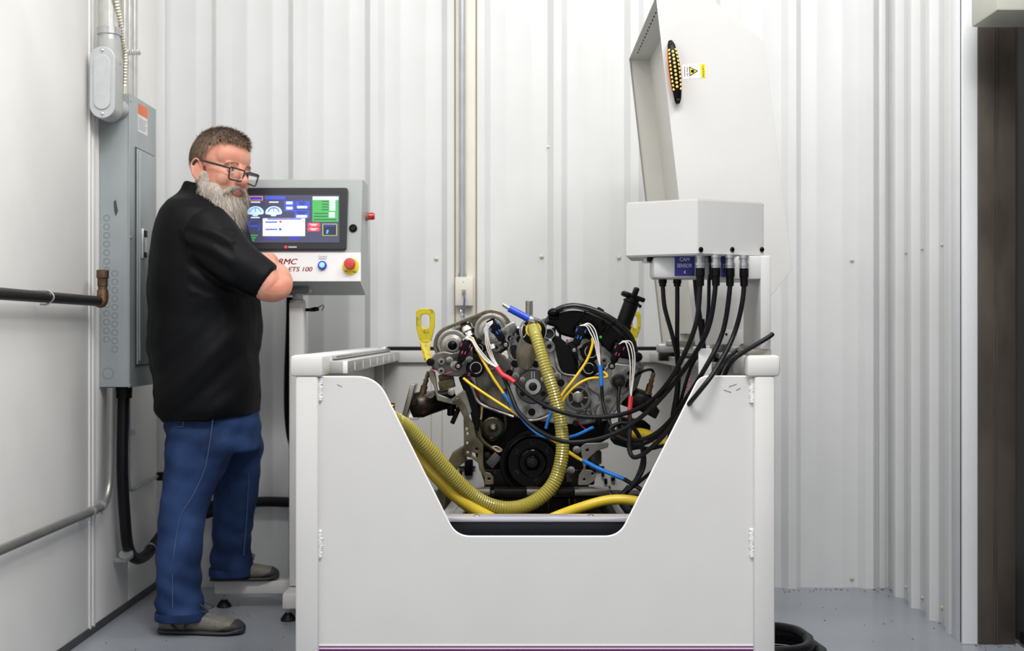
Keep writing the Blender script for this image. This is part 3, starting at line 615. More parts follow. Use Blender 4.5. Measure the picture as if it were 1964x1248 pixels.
for px in (914, 1133):
    m2 = MB(); m2.lathe(P(px, 991.5, 3.5), (0, 0, 1), [(.012, 0), (.012, .002), (.0095, .005), (.004, .008)], 16); m2.build('bolt', steel, fb)
# left linear guide inside the rail
g0 = P(628, 692, 3.44); gz0, gz1 = P(0, 716, 3.44).z, g0.z
m2 = MB(); m2.bx(cl1-.002, P(666, 0, 3.44).x, 3.44, YBK-.01, gz0, gz1, .002); gd = m2.build('slide_guide', mat('guide_aluminium', (196, 196, 194), .35, .5, .05, 20), t)
xg = P(666, 0, 3.44).x
m2 = MB()
for k in range(7): m2.bx(xg-.001, xg+.0015, 3.6+k*.2, 3.608+k*.2, gz0+.006, gz1-.006)
m2.build('slot', mat('slot_pale', (226, 226, 224)), gd)
m2 = MB(); m2.bx(xg-.012, xg+.001, 3.438, 3.445, gz0, gz1, .001); m2.build('end_edge', white, gd)
m2 = MB(); m2.bx(cl1-.004, cl1+.012, 3.5, YBK, gz1+.004, cT-.004, .002); m2.build('guide_cover', galv, t)
q = P(731, 680, 4.95); m2 = MB(); m2.bx(q.x-.01, q.x+.02, 4.93, 4.97, q.z-.02, q.z+.03, .003); m2.build('stop_block', galv, t)
# inner shelf left with a brass fitting
q0, q1 = P(742, 797, 4.3), P(804, 803, 4.3)
m2 = MB(); m2.bx(xL0+.026, q1.x, 4.25, 4.42, q1.z, q0.z, .003); m2.build('inner_shelf', edgew, t)
f0 = P(753, 796, 4.05); m2 = MB(); m2.lathe(f0, (0, 0, 1), [(.008, -.03), (.008, 0), (.0095, .001), (.0095, .012), (.006, .013), (.009, .02), (.006, .024), (.0085, .03), (.006, .034), (.008, .04), (.005, .042)], 12); m2.build('hose_barb', brass, t)
# engine cradle rails on the pan
ck = thing('engine_cradle', 'bright steel and dark cradle rails carrying the engine inside the bench', 'cradle', (.02, 4.1, zpan))
zc1, zc0 = P(0, 938, 3.86).z, P(0, 950, 3.86).z
for l_, r_, mm in ((896, 940, steelb), (948, 1010, darkm), (1010, 1066, steelb), (1066, 1102, darkm), (1102, 1170, steelb)):
    m2 = MB(); a, b = P(l_, 0, 3.86), P(r_, 0, 3.86); m2.bx(a.x, b.x, 3.86, 3.93, zc0, zc1, .002); m2.build('cross_plate', mm, ck)
m2 = MB(); a, b = P(905, 0, 3.87), P(1148, 0, 3.87); m2.bx(a.x, b.x, 3.865, 3.91, P(0, 956, 3.87).z, zc0, .002); m2.build('lower_plate', blkg, ck)
for px in (868, 886, 1168, 1190, 1205):
    a, b = P(px-7, 0, 3.95), P(px+7, 0, 3.95); m2 = MB(); dx = .04 if px < 1000 else -.04
    m2.bar((a.x+.01+dx, 4.0, zc0-.005), (a.x-dx, 3.72, zpan+.03), .035, .012, .003); m2.build('upright', galv if px in (868, 886, 1190) else blk, ck)
m2 = MB(); a, b = P(845, 0, 4.25), P(1225, 0, 4.25); m2.bx(a.x, b.x, 4.22, 4.3, zpan, P(0, 946, 4.25).z, .004); m2.build('rear_beam', mat('dark_olive_beam', (72, 68, 54), .45, .3, .2), ck)
for k, px in enumerate((942, 950, 962, 1014, 1050, 1090, 1101, 1118)):
    m2 = MB(); p = P(px, 955, 3.98); m2.tube([Vector((p.x, 3.98, zc0)), Vector((p.x+.004, 3.97, (zc0+zpan)/2)), Vector((p.x, 3.99, zpan+.002))], .0022, 6); m2.build('drain_wire', [olive, mat('copper', (150, 100, 60), .4, .6)][k % 2], ck)
m2 = MB(); m2.pbox(930, 952, 1100, 990, 4.12, .08, .004); m2.build('sump_box', pan, ck)
# curved olive support arm on the left
m2 = MB(); m2.plate(rpoly([(893, 852), (868, 868), (851, 900), (836, 950), (834, 985), (852, 985), (856, 950), (868, 915), (882, 893), (895, 884)], 6), 3.96, .04, .003); m2.build('support_arm', olive, ck)
m2 = MB(); m2.plate([(866, 902), (886, 918), (882, 928), (862, 916)], 3.94, .03, .002); m2.build('clamp', darkm, ck)

# ---------------------------------------------------------------- hood of the bench, standing open on the right
Yn, Yfar = 3.76, 4.62; th = .004
hd = thing('open_hood', 'large white sheet metal hood standing open above the right side of the bench', 'hood', (.62, 4.2, cT))
poly = [(1258, -8), (1365, -1), (1465, 78), (1520, 515), (1440, 618), (1430, 662), (1334, 662)]
m2 = MB(); m2.plate(poly, Yn, th, .001); np_ = m2.build('end_panel', lidw, hd)
W = [P(x, y, Yn) for x, y in poly]
Lsh = mat('lid_inside', (214, 212, 205), .45, 0, .02, 5)
far = [Vector((p.x, Yfar, p.z)) for p in W]
m2 = MB(); n_ = len(W); m2.add([p for p in far]+[p+Vector((0, th, 0)) for p in far], [list(range(n_)), [n_+i for i in range(n_)][::-1]]+[[i, n_+i, n_+(i+1) % n_, (i+1) % n_] for i in range(n_)], False); m2.build('far_end_panel', Lsh, hd)
def wallstrip(a, b, nm, mm=None, inset=.0):
    p0, p1 = W[a].copy(), W[b].copy(); d = (p1-p0).normalized(); nn = Vector((-d.z, 0, d.x))*th
    y0, y1 = Yn+th*.9, Yfar
    vs = []
    for p in (p0, p1):
        for y in (y0, y1): vs += [Vector((p.x, y, p.z)), Vector((p.x+nn.x, y, p.z+nn.z))]
    m2 = MB(); m2.add(vs, [[0, 2, 6, 4], [1, 5, 7, 3], [0, 1, 3, 2], [4, 6, 7, 5], [0, 4, 5, 1], [2, 3, 7, 6]], False); return m2.build(nm, mm or lidw, hd)
wallstrip(1, 0, 'front_sheet'); wallstrip(2, 1, 'top_sheet'); wallstrip(3, 2, 'roof_sheet'); wallstrip(4, 3, 'rear_sheet')
# inner liner that closes the narrow box along the opening
a, b = P(1306, -2, Yn), P(1377, 640, Yn); m2 = MB(); m2.add([Vector((p.x, y, p.z)) for p in (a, b) for y in (Yn+.004, Yfar)]+[Vector((p.x+.003, y, p.z)) for p in (a, b) for y in (Yn+.004, Yfar)], [[0, 1, 3, 2], [4, 6, 7, 5], [0, 4, 5, 1], [2, 3, 7, 6], [0, 2, 6, 4], [1, 5, 7, 3]], False); m2.build('liner', Lsh, hd)
m2 = MB(); m2.tube([Vector((p.x+.002, Yfar-.003, p.z)) for p in (W[0], W[-1])], .002, 6, 1); m2.build('seam', mat('seam_grey', (150, 148, 142)), hd)
vt = MB()
for k in range(14):
    p = Vector((W[0].x-.003, Yn+.04+k*.045, W[0].z)); vt.box((p.x+.012, p.y, p.z-.03), (.004, .012, .005), .001)
vt.build('vent_slot', mat('vent_dark', (40, 38, 34)), hd)
for px, py in ((1315, 637), (1333, 637)):
    m2 = MB(); m2.lathe(P(px, py, Yfar-.001), (0, -1, 0), [(.0085, 0), (.0085, .002)], 12); m2.build('bolt_hole', ink, hd)
# handle with yellow studs
ha, hb = P(1284.5, 80, Yn), P(1299, 200, Yn); ax = (hb-ha).normalized(); sd = ax.cross(Vector((0, 1, 0))).normalized()
m2 = MB(); L_ = (hb-ha).length; rings = []
for k in range(17):
    tt = k/16; c = ha+ax*(L_*tt)+Vector((0, -.012-.022*math.sin(math.pi*tt)**.5, 0)); wd = .009+.0085*math.sin(math.pi*tt)
    if k in (0, 16): wd = .006
    rings.append([c+sd*(wd*math.cos(a_))+Vector((0, .009*math.sin(a_), 0)) for a_ in [2*math.pi*i/14 for i in range(14)]])
m2.loft(rings); 
hh_ = m2.build('pull_handle', blk, hd)
for e in (0.06, .94):
    c = ha+ax*(L_*e); m2 = MB(); m2.cyl(c+Vector((0, -.018, 0)), c+Vector((0, .001, 0)), .009, n=12); m2.build('standoff', mat('chrome_end', (160, 160, 164), .25, .8), hh_)
    m2 = MB(); m2.lathe(c+Vector((0, -.029, 0)), (0, -1, 0), [(.005, -.004), (.005, .001), (.003, .001)], 10); m2.build('screw', ink, hh_)
m2 = MB(); m2.loft([[p+Vector((-.002, .004, 0)) for p in r] for r in rings[3:14]]); m2.build('orange_back', mat('orange_back', (222, 110, 60), .5), hh_)
ym = mat('handle_stud_yellow', (246, 202, 100), .35, 0, .04)
for r_ in range(11):
    for c_ in range(-1, 2):
        tt = .17+.062*r_+(.03 if c_ == 0 else 0)
        if c_ == 0 and r_ == 10: continue
        wd = .009+.0085*math.sin(math.pi*tt)
        c = ha+ax*(L_*tt)+sd*(c_*wd*.68)+Vector((0, -.0205-.022*math.sin(math.pi*tt)**.5+(.003 if c_ else 0), 0))
        m2 = MB(); m2.lathe(c, (0, -1, 0), [(.0041, -.002), (.0041, .0008), (.003, .0016), (.001, .0018)], 10); m2.build('stud', ym, hh_)
# caution sticker, printed sideways (reads top to bottom)
c1, c2 = P(1309.5, 121.5, Yn), P(1353.5, 151.5, Yn); cw, chh = c2.x-c1.x, c1.z-c2.z
rot = math.radians(-3.0)
Ms = Matrix.Translation(((c1.x+c2.x)/2, Yn-.0002, (c1.z+c2.z)/2)) @ Matrix.Rotation(-rot*-1, 4, 'Y') @ Matrix.Rotation(math.pi/2, 4, 'X')
rect = lambda x0, y0, x1, y1: [(x0, y0), (x1, y0), (x1, y1), (x0, y1)]
st = MB(); hx, hy = cw/2, chh/2*.92
st.shape(rect(-hx, -hy, hx, hy), [], Ms, .0006); sk = st.build('caution_sticker', white, hd)
kk_ = Yn/F
st = MB(); st.shape(rect(hx-10.5*kk_, -hy+.0006, hx-.0006, hy-.0006), [], Ms @ Matrix.Translation((0, 0, .0005)), .0004); st.build('yellow_header', mat('caution_yellow', (236, 214, 40), .45, 0, .02), sk)
R90 = Matrix.Rotation(-math.pi/2, 4, 'Z')
st = MB(); st.text('CAUTION', Ms @ Matrix.Translation((hx-5.2*kk_, -1.5*kk_, .0009)) @ R90, 5.2*kk_, .0003, 0, .92, bold=.0001)
tri = [(-9.5, -8.6), (9.5, -8.6), (0, 8.6)]
tr = [((y)*kk_-.5*kk_, -x*kk_) for x, y in tri]
st.shape([(p[0]-.0, p[1]) for p in tr], [], Ms @ Matrix.Translation((-.0005, 0, .0006)), .0004)
for k, s_ in enumerate(('Wear Eye', 'Protection')): st.text(s_, Ms @ Matrix.Translation((-hx+(9.0-5.2*k)*kk_, 0, .0006)) @ R90, 4.6*kk_, .0003, 0, .95)
st.shape(rect(-hx+13*kk_, -hy, -hx+13.4*kk_, hy), [], Ms @ Matrix.Translation((0, 0, .0006)), .0002)
st.text('!', Ms @ Matrix.Translation((hx-5.2*kk_, hy-3*kk_, .0009)) @ R90, 4*kk_, .0003)
st.build('black_print', ink, sk)
st = MB(); tr2 = [((y*.72-.9)*kk_-.5*kk_, -x*.72*kk_) for x, y in tri]; st.shape(tr2, [], Ms @ Matrix.Translation((-.0005, 0, .0009)), .0004); st.build('yellow_triangle', mat('caution_yellow', (236, 214, 40)), sk)
st = MB(); st.shape([(x*kk_-2.8*kk_, y*kk_) for x, y in circ(0, 0, 3.3, 14)], [], Ms @ Matrix.Translation((-.0005, 0, .0012)), .0003); st.shape(rect(-6*kk_, -2*kk_, -3.2*kk_, 2*kk_), [], Ms @ Matrix.Translation((-.0005, 0, .0012)), .0003); st.build('head_symbol', ink, sk)
# hinges and slide parts on the right rail
xi = cr0
hg = galv
m2 = MB(); m2.pbox(1381, 632, 1424, 668, 3.7, .006, .001); pl_ = m2.build('hinge_plate', white, bench)
for px in (1393, 1410):
    m2 = MB(); m2.lathe(P(px, 641, 3.7), (0, -1, 0), [(.004, 0), (.004, .001)], 10); m2.build('hole', ink, pl_)
m2 = MB(); m2.bx(xi-.075, xi+.0, 3.55, YBK-.02, cB+.004, cB+.034, .003); m2.build('slide_guide', galv, bench)
m2 = MB(); m2.bx(xi-.045, xi+.03, 3.5, 4.5, cT-.012, cT+.004, .002); m2.build('hinge_leaf', alum, bench)
m2 = MB(); m2.cyl((xi-.06, 3.52, cT+.002), (xi-.06, 4.62, cT+.002), .009, n=12); m2.build('hinge_pin', steel, bench)
m2 = MB(); m2.pbox(1340, 668, 1365, 722, 3.40, .012, .001); m2.build('white_bracket', edgew, bench)
for (l_, tp, r_, b_, y_, mm) in ((1366, 660, 1400, 676, 3.6, alum), (1400, 664, 1430, 684, 3.55, galv), (1370, 680, 1396, 700, 3.56, blk), (1280, 652, 1340, 664, 4.0, steelb), (1262, 660, 1330, 676, 4.2, galv), (1265, 676, 1296, 692, 4.4, blkr)):
    m2 = MB(); m2.pbox(l_, tp, r_, b_, y_, .05, .004); m2.build('hinge_block', mm, bench)
m2 = MB(); m2.plate([(1318, 712), (1326, 722), (1322, 752), (1316, 750)], 3.7, .004); m2.build('warning_label', mat('label_red_white', (196, 176, 168), .5, 0, .2, 200, col2=(176, 70, 50)), bench)

# ---------------------------------------------------------------- sensor box on its arm
sb = thing('sensor_junction_box', 'white box of cable sockets on a post at the right front of the bench', 'box', (P(1450, 680, 3.4).x, 3.45, cT))
a, b = P(1458.5, 490, 3.36), P(1478.5, 682, 3.36); zt = P(0, 490, 3.36).z
m2 = MB(); m2.bx(a.x, b.x, 3.36, 3.61, cT+.014, zt, .004); m2.build('arm_post', boxw, sb)
c = P(1392, 535, 3.36); m2 = MB(); m2.bx(c.x, b.x-.001, 3.361, 3.609, c.z, zt-.0005, .004); m2.build('arm_beam', boxw, sb)
q = P(1426, 0, 3.4); m2 = MB(); m2.bx(a.x-.035, b.x+.001, 3.358, 3.63, cT, cT+.0145, .001); m2.build('base_plate', mat('olive_grey_plate', (160, 158, 146), .45, .3), sb)
# pentagon-footprint box
Yk0, Yk1 = 3.30, 3.40
v0, v1, v2 = P(1200, 0, Yk1), P(1338, 0, Yk0), P(1465, 0, Yk1)
zt_, zb_ = P(0, 380.5, Yk0).z, P(0, 488.5, Yk0).z
fp_ = [(v0.x, Yk1), (v1.x, Yk0), (v2.x, Yk1), (v2.x, Yk1+.19), (v0.x+.03, Yk1+.19)]
fpr = rpoly(fp_, .006, 3)
m2 = MB(); bm = bmesh.new(); vs = [bm.verts.new((p[0], p[1], zb_)) for p in fpr]; f_ = bm.faces.new(vs); r_ = bmesh.ops.extrude_face_region(bm, geom=[f_])
for v in r_['geom']:
    if isinstance(v, bmesh.types.BMVert): v.co.z = zt_
bmesh.ops.recalc_face_normals(bm, faces=bm.faces[:])
ed = [e for e in bm.edges if abs(e.verts[0].co.z-e.verts[1].co.z) < 1e-6]
bmesh.ops.bevel(bm, geom=ed, offset=.004, segments=2, affect='EDGES'); m2.bm(bm, False); m2.build('box', boxw, sb)
def fpt(px, py, off=0):                               # point on the right hand face of the box
    tt = (px-1338)/(1465-1338); y = Yk0+(Yk1-Yk0)*tt; return P(px, py, y-off)
nr = Vector((Yk1-Yk0, -(v2.x-v1.x), 0)).normalized()
for px in (1344, 1404, 1461):
    m2 = MB(); m2.lathe(fpt(px, 478.5), nr, [(.0072, -.002), (.0072, .002), (.005, .0045), (.002, .005)], 14); m2.build('cover_screw', blkg, sb)
# lower rounded box with the blue labels
a, b = P(1253, 489, 3.37), P(1419, 534, 3.37)
m2 = MB(); m2.bx(a.x, b.x, 3.37, 3.47, b.z, zb_+.001, .011); m2.build('lower_box', boxw, sb)
for l_, r_, tp, b_ in ((1294, 1332, 490, 529), (1383, 1416, 492, 531)):
    m2 = MB(); m2.pbox(l_, tp, r_, b_, 3.3685, .002); lb_ = m2.build('blue_label', bluel, sb)
    k = 3.3685/F
    def LT(x, y): return Matrix.Translation(P(x, y, 3.3682)) @ Matrix.Rotation(math.pi/2, 4, 'X')
    m2 = MB(); cx_ = (l_+r_)/2+(0 if l_ == 1294 else 1)
    for s_, y_ in (('CAM', 497.5), ('SENSOR', 509.5), ('4', 522)): m2.text(s_, LT(cx_, y_), 10.2*k, .0004, 0, .78 if s_ == 'SENSOR' else .9)
    if l_ == 1294: m2.build('label_lettering', mat('label_pale', (206, 208, 230)), lb_)
    else:
        m2 = MB(); m2.text('2', LT(1383.5+4, 510), 10*k, .0004, 0, .9); m2.build('label_lettering', mat('label_pale', (206, 208, 230)), lb_)
m2 = MB(); q = P(1241, 489, 3.43); m2.lathe(q+Vector((0, 0, .003)), (0, 0, -1), [(.012, 0), (.012, .02), (.0135, .0205), (.0135, .0245)], 16); m2.build('spare_socket', [blk, galv][1], sb)
m2 = MB(); q = P(1247, 489, 3.41); m2.lathe(q+Vector((0, 0, .003)), (0, 0, -1), [(.009, 0), (.009, .02)], 14); m2.build('spare_socket', blk, sb)
# panel sockets that the cables screw into
SOC = [(1343, 3.335), (1373, 3.33), (1400, 3.345), (1427, 3.36)]
for px, y in SOC:
    q = P(px, 488, y); m2 = MB(); m2.lathe((q.x, y, zb_+.002), (0, 0, -1), [(.0135, 0), (.0135, .008), (.0115, .009), (.0115, .022)], 18); m2.build('socket', galv, sb)
m2 = MB(); q = P(1359, 488, 3.40); m2.lathe((q.x, 3.352, zb_+.002), (0, 0, -1), [(.008, 0), (.008, .018), (.006, .02), (.006, .05), (.009, .052), (.009, .062), (.004, .066)], 12); m2.build('small_plug', blk, sb)
# ---------------------------------------------------------------- engine
en = thing('v_engine', 'bare V engine with exposed chain sprockets mounted inside the test bench', 'engine', (.03, 4.2, zc1))
YE = 3.96
def pl(name, out, Y, d, m, bev=.003, holes=(), rad=4, par=None, **k):
    m2 = MB(); m2.plate(rpoly(out, rad, 3) if rad else out, Y, d, bev, holes); return m2.build(name, m, par or en, **k)
def ring(name, px, py, ro, ri, Y, d, m, par=None, n=24):
    k = Y/F; m2 = MB(); m2.lathe(P(px, py, Y+d), (0, -1, 0), [(ri*k, 0), (ro*k, 0), (ro*k, d*.8), (ro*k*.97, d), (ri*k*1.03, d), (ri*k, d*.8), (ri*k, 0)], n, True, False); return m2.build(name, m, par or en)
def disc(name, px, py, Y, prof, m, par=None, n=32):
    k = Y/F; m2 = MB(); m2.lathe(P(px, py, Y), (0, -1, 0), [(r*k, h) for r, h in prof], n); return m2.build(name, m, par or en)
# block and sump
pl('block', [(930, 700), (1180, 700), (1170, 840), (1150, 850), (1140, 930), (930, 930), (905, 850), (905, 790)], 4.03, .42, darkm, .006)
pl('sump', [(925, 900), (1135, 900), (1128, 940), (930, 940)], 4.0, .4, darkm, .004)
# timing cover
tc = pl('timing_cover', [(884, 700), (905, 664), (925, 668), (938, 692), (975, 690), (978, 655), (990, 625), (1012, 628), (1045, 640), (1062, 665), (1075, 712), (1105, 720), (1110, 690), (1100, 650), (1125, 646), (1160, 662), (1178, 680), (1230, 690), (1236, 703), (1222, 745), (1195, 770), (1170, 806), (1118, 815), (1062, 812), (1020, 806), (985, 798), (930, 778), (913, 745)], YE, .05, alum, .006)
pl('lower_front_plate', [(905, 760), (930, 775), (985, 795), (1055, 812), (1110, 812), (1165, 806), (1150, 855), (1130, 930), (935, 930), (915, 860)], YE+.045, .06, mat('oil_black_metal', (15, 14, 13), .5, .2, .3, 15, spec=.15), .004, par=en)
pl('centre_boss_plate', [(985, 705), (1020, 690), (1062, 705), (1072, 745), (1060, 790), (1020, 806), (985, 790), (975, 745)], YE-.012, .02, alum, .004, rad=10)
pl('left_web', [(905, 680), (970, 680), (972, 760), (985, 798), (940, 780), (920, 768), (912, 730)], YE-.006, .02, alud, .004, rad=8)
pl('right_web', [(1118, 720), (1170, 695), (1228, 700), (1215, 740), (1186, 765), (1165, 800), (1140, 800), (1150, 760), (1120, 740)], YE-.008, .02, alum, .005, rad=8)
pl('right_rib', [(1092, 805), (1150, 770), (1153, 773), (1096, 809)], YE-.014, .015, alum, .001, rad=0)
pl('right_rib', [(1120, 782), (1146, 806), (1143, 809), (1117, 785)], YE-.014, .015, alum, .001, rad=0)
m2 = MB(); m2.tube([P(x, y, YE+.004) for x, y in ((913, 745), (922, 768), (940, 783), (962, 781), (975, 785), (990, 800))], .0024, 6); m2.tube([P(x, y, YE-.002) for x, y in ((1065, 704), (1080, 716), (1098, 721), (1108, 722))], .002, 6); m2.tube([P(x, y, YE-.002) for x, y in ((1108, 803), (1114, 815), (1124, 824))], .002, 6); m2.tube([P(x, y, YE-.004) for x, y in ((1088, 650), (1087, 665), (1095, 682))], .002, 6); m2.build('sealant_bead', pink, tc)
rb_ = MB()
for pts in (((985, 692), (975, 745), (986, 790), (1020, 806), (1060, 790), (1073, 745), (1062, 704), (1020, 690), (985, 692)), ((1062, 665), (1075, 712), (1106, 721)), ((884, 702), (905, 742), (916, 768), (935, 781), (985, 799)), ((1110, 690), (1124, 740), (1140, 802)), ((1178, 682), (1170, 722), (1192, 762)), ((978, 655), (976, 676), (986, 692)), ((1120, 722), (1150, 716), (1172, 697))):
    rb_.tube([P(x, y, YE-.013) for x, y in pts], .0045, 8)
rb_.build('casting_rib', alum, tc)
pl('shadowed_web', [(936, 664), (958, 676), (976, 690), (985, 702), (976, 742), (962, 752), (940, 730), (934, 700)], YE-.014, .02, mat('shaded_casting', (92, 88, 82), .45, .5, .2, 20), .004, rad=8)  # extra plate, shade on the casting put into its darker colour
pl('recess_shade', [(1060, 640), (1075, 648), (1098, 672), (1108, 716), (1096, 722), (1078, 712), (1066, 680)], YE-.016, .03, blk, .003, rad=4)  # black plate standing proud, paints in the shade of a recess
pl('recess_shade', [(978, 664), (990, 660), (996, 690), (986, 694)], YE-.016, .03, darkm, .003, rad=3)  # second dark plate, painted shade beside the coolant outlet
# left head: sprockets, chain, cam cap
k = 3.97/F
lh = MB(); lh.plate(rpoly([(842, 660), (850, 640), (910, 606), (940, 598), (975, 615), (985, 660), (905, 720), (860, 722)], 8, 3), 4.03, .4, .006); lh.build('left_head', alud, en)
bo, bi = hull2((869, 661), 38, (942, 634), 41), hull2((869, 661), 31.5, (942, 634), 34.5)
m2 = MB(); m2.plate(bo, 3.955, .03, .002, [bi]); m2.build('chain', mat('chain_steel', (112, 106, 88), .35, .8, .2, 60), en)
for nm, cx_, cy_, R_, knob in (('cam_sprocket', 869, 661, 29, 9), ('cam_sprocket', 942, 634, 32, 0)):
    sp_ = disc(nm, cx_, cy_, 3.985, [(R_, 0), (R_, .034), (R_-2, .037), (R_-5, .037), (R_-6, .03), (R_-8, .03), (R_-9, .04), (R_-15, .043), (R_-16, .048), (4, .05)], steelb)
    if knob: disc('centre_bolt', cx_-1, cy_+1, 3.936, [(9, 0), (9, .012), (7, .017), (3, .0195)], blkg, sp_)
    else: disc('centre_boss', cx_, cy_+2, 3.936, [(15, 0), (15, .012), (13, .014)], steel, sp_)
ch = pl('cam_cap', [(820, 694), (836, 676), (852, 673), (868, 676), (884, 672), (898, 664), (908, 672), (912, 700), (905, 716), (880, 722), (855, 721), (832, 708)], 3.925, .05, alud, .005, rad=5)
for px, py in ((847, 693), (846.5, 711), (886, 693)): ring('boss', px, py, 6.5, 2.6, 3.918, .012, alum, ch); disc('bore', px, py, 3.924, [(3, 0), (3, .001)], ink, ch)
disc('boss', 873, 701, 3.928, [(9, 0), (9, .01), (4, .011)], alum, ch)
disc('dark_plug', 826, 694, 3.925, [(7.5, 0), (7.5, .012), (5, .014)], blk, ch)
m2 = MB(); hexbolt(m2, P(862, 690, 3.925), .008); m2.build('bolt', alum, ch)
m2 = MB(); hexbolt(m2, P(900, 690, 3.925), .009); m2.build('bolt', alum, ch)
m2 = MB(); m2.tube([P(x, y, 3.923) for x, y in ((828, 708), (836, 714))], .002, 6); m2.tube([P(x, y, 3.923) for x, y in ((850, 718), (868, 713))], .0015, 6); m2.build('paint_mark', pink, ch)
# chrome solenoid between the sprockets and a spark-plug like stud
m2 = MB(); a, b = P(888, 618, 4.0), P(907, 655, 3.97); dv = (b-a).normalized(); m2.lathe(a, dv, [(.017, 0), (.017, .02), (.026, .021), (.026, .042), (.018, .043), (.018, .06)], 18); m2.build('chrome_solenoid', steel, en)
m2 = MB(); a = P(891, 618, 4.05); m2.lathe(a, (P(883, 594, 4.05)-a), [(.009, -.01), (.009, .008), (.006, .01), (.006, .02), (.0075, .021), (.0075, .026), (.004, .028), (.005, .036), (.003, .042)], 12); m2.build('spark_plug', steel, en)
# centre castings and bosses
wo = MB(); wo.tube([P(1006, 700, 3.95), P(1010, 675, 3.93), P(1018, 650, 3.91), P(1022, 632, 3.9)], [.026, .034, .033, .03], 16); wo.build('coolant_outlet', mat('pale_cast_outlet', (176, 170, 154), .4, .6, .15, 12, bump=.15), en)
disc('black_collar', 1022, 636, 3.90, [(24, 0), (24, .03), (20, .034)], blk)
ring('clamp_ring', 1022, 634, 27, 24, 3.874, .018, steel)
m2 = MB(); m2.tube([P(x, y, 3.87) for x, y in ((1004, 622), (1001, 636), (1004, 646), (1009, 640), (1010, 628), (1004, 622))], .0045, 8); m2.build('clamp_ear', steel, en)
ring('yellow_collar', 1023, 632, 15.5, 11.5, 3.862, .016, mat('collar_yellow', (236, 208, 70), .4))
pl('left_pad', [(962, 632), (972, 622), (986, 615), (992, 628), (984, 640), (980, 656), (968, 658)], 3.935, .04, alum, .004)
pl('right_pad', [(1036, 612), (1046, 606), (1052, 616), (1042, 640)], 3.95, .03, alum, .003)
for px, py, r_, c_ in ((980, 649, 6.5, 3), (952, 666, 8.5, 3), (1053, 664, 11, 4.5), (942, 700, 9, 6), (1145, 660, 6, 2.6), (1157, 691, 6.5, 2.8), (1205, 715, 11, 4), (1113, 670, 5.5, 3)): ring('boss', px, py, r_, c_, 3.935, .03, alum); disc('bore', px, py, 3.95, [(c_+.5, 0), (c_+.5, .001)], ink)
for px, py in ((997, 651), (996, 636), (967, 636), (1008, 696), (1028, 698), (977, 715), (987, 697), (988, 721), (1069, 720), (1076, 734), (985, 770), (1052, 767), (1020, 790), (1139, 683), (1122, 723), (1002, 700), (1046, 778), (1148, 808), (1166, 765), (1041, 640)):
    m2 = MB(); dk = (px+py) % 2 == 0; hexbolt(m2, P(px, py, 3.945), .0085, h=.011); m2.build('bolt', blk if dk else alum, en)
# vvt solenoid rings
for px, py, R_ in ((912, 705, 18), (1132, 674, 19), (1128, 706, 17), (918, 668, 12)):
    disc('solenoid', px, py, 3.945, [(R_, 0), (R_, .02), (R_-2, .024), (5, .026)], blk)
    ring('solenoid_ring', px+1, py, R_*.66, R_*.54, 3.917, .008, steel)
ring('bore_ring', 1053, 640, 10.5, 8.8, 3.93, .02, steel); disc('bore', 1053, 640, 3.94, [(9, 0), (9, .001)], ink)
# hub in the middle
hub = disc('water_pump_hub', 1022, 741, 3.945, [(33, 0), (33, .012), (31, .016), (17, .017), (16, .026), (14, .028)], mat('hub_dark', (92, 90, 88), .25, .9, .1), en)
ring('hub_ring', 1022, 741, 15.5, 8, 3.912, .01, steel, hub); disc('hub_core', 1022, 742, 3.918, [(7.5, 0), (7.5, .006), (3, .009)], darkm, hub)
for a_ in (35, 145, 215, 325):
    disc('hub_hole', 1022+24*math.cos(math.radians(a_)), 741-24*math.sin(math.radians(a_)), 3.93, [(5, 0), (5, .0025), (3.5, .003)], [alum, blk][a_ > 180], hub)
m2 = MB(); a = P(1020.5, 741, 3.915); m2.pbox(1019, 712, 1020.5, 730, 3.926, .003); m2.pbox(1024, 712, 1025.5, 730, 3.926, .003); m2.build('hub_slot', steel, hub)
# right idler with spokes
ring('idler_rim', 1108.5, 762, 24, 18.5, 3.918, .03, mat('idler_grey', (112, 112, 110), .3, .6), en); idl = disc('idler', 1108.5, 762, 3.95, [(24, 0), (24, .012), (10.5, .012), (10.5, .026), (8, .028)], mat('idler_black', (30, 30, 30), .35), en)
disc('idler_centre', 1108.5, 761, 3.925, [(10.5, 0), (10.5, .006), (9, .0075)], steelb, idl)
m2 = MB()
for a_ in (0, 55, 145, 215, 300): ca, sa = math.cos(math.radians(a_)), math.sin(math.radians(a_)); m2.bar(P(1108.5+10*ca, 762-10*sa, 3.93), P(1108.5+20*ca, 762-20*sa, 3.93), .004, .006, up=(0, 1, 0.01))
m2.build('spoke', alum, idl)
# left tensioner and chain run
bo = [(922, 776), (965, 776)]+[(946+24*math.cos(a_), 820+24*math.sin(a_)) for a_ in [math.pi*i/14 for i in range(15)]]
m2 = MB(); m2.tube([P(x, y, 3.975) for x, y in ((924, 772), (922, 805), (928, 830), (946, 843), (963, 830), (970, 808), (962, 775))], .0062, 8, 8); m2.build('lower_chain', mat('chain_oily', (84, 78, 60), .35, .8, .2), en)
tn = disc('tensioner', 946, 819, 3.985, [(21, 0), (21, .025), (18, .028), (17, .022), (9, .024), (8, .034), (6, .036)], mat('tensioner_olive', (66, 63, 50), .25, .7, .2), en)
m2 = MB(); hexbolt(m2, P(946, 819, 3.952), .008); m2.build('bolt', steelb, tn)
m2 = MB(); m2.tube([P(x, y, 3.97) for x, y in ((925, 778), (923, 800), (920, 803), (916, 803))], .0035, 8); m2.build('guide_rod', mat('tan_plastic', (176, 158, 120), .4), en)
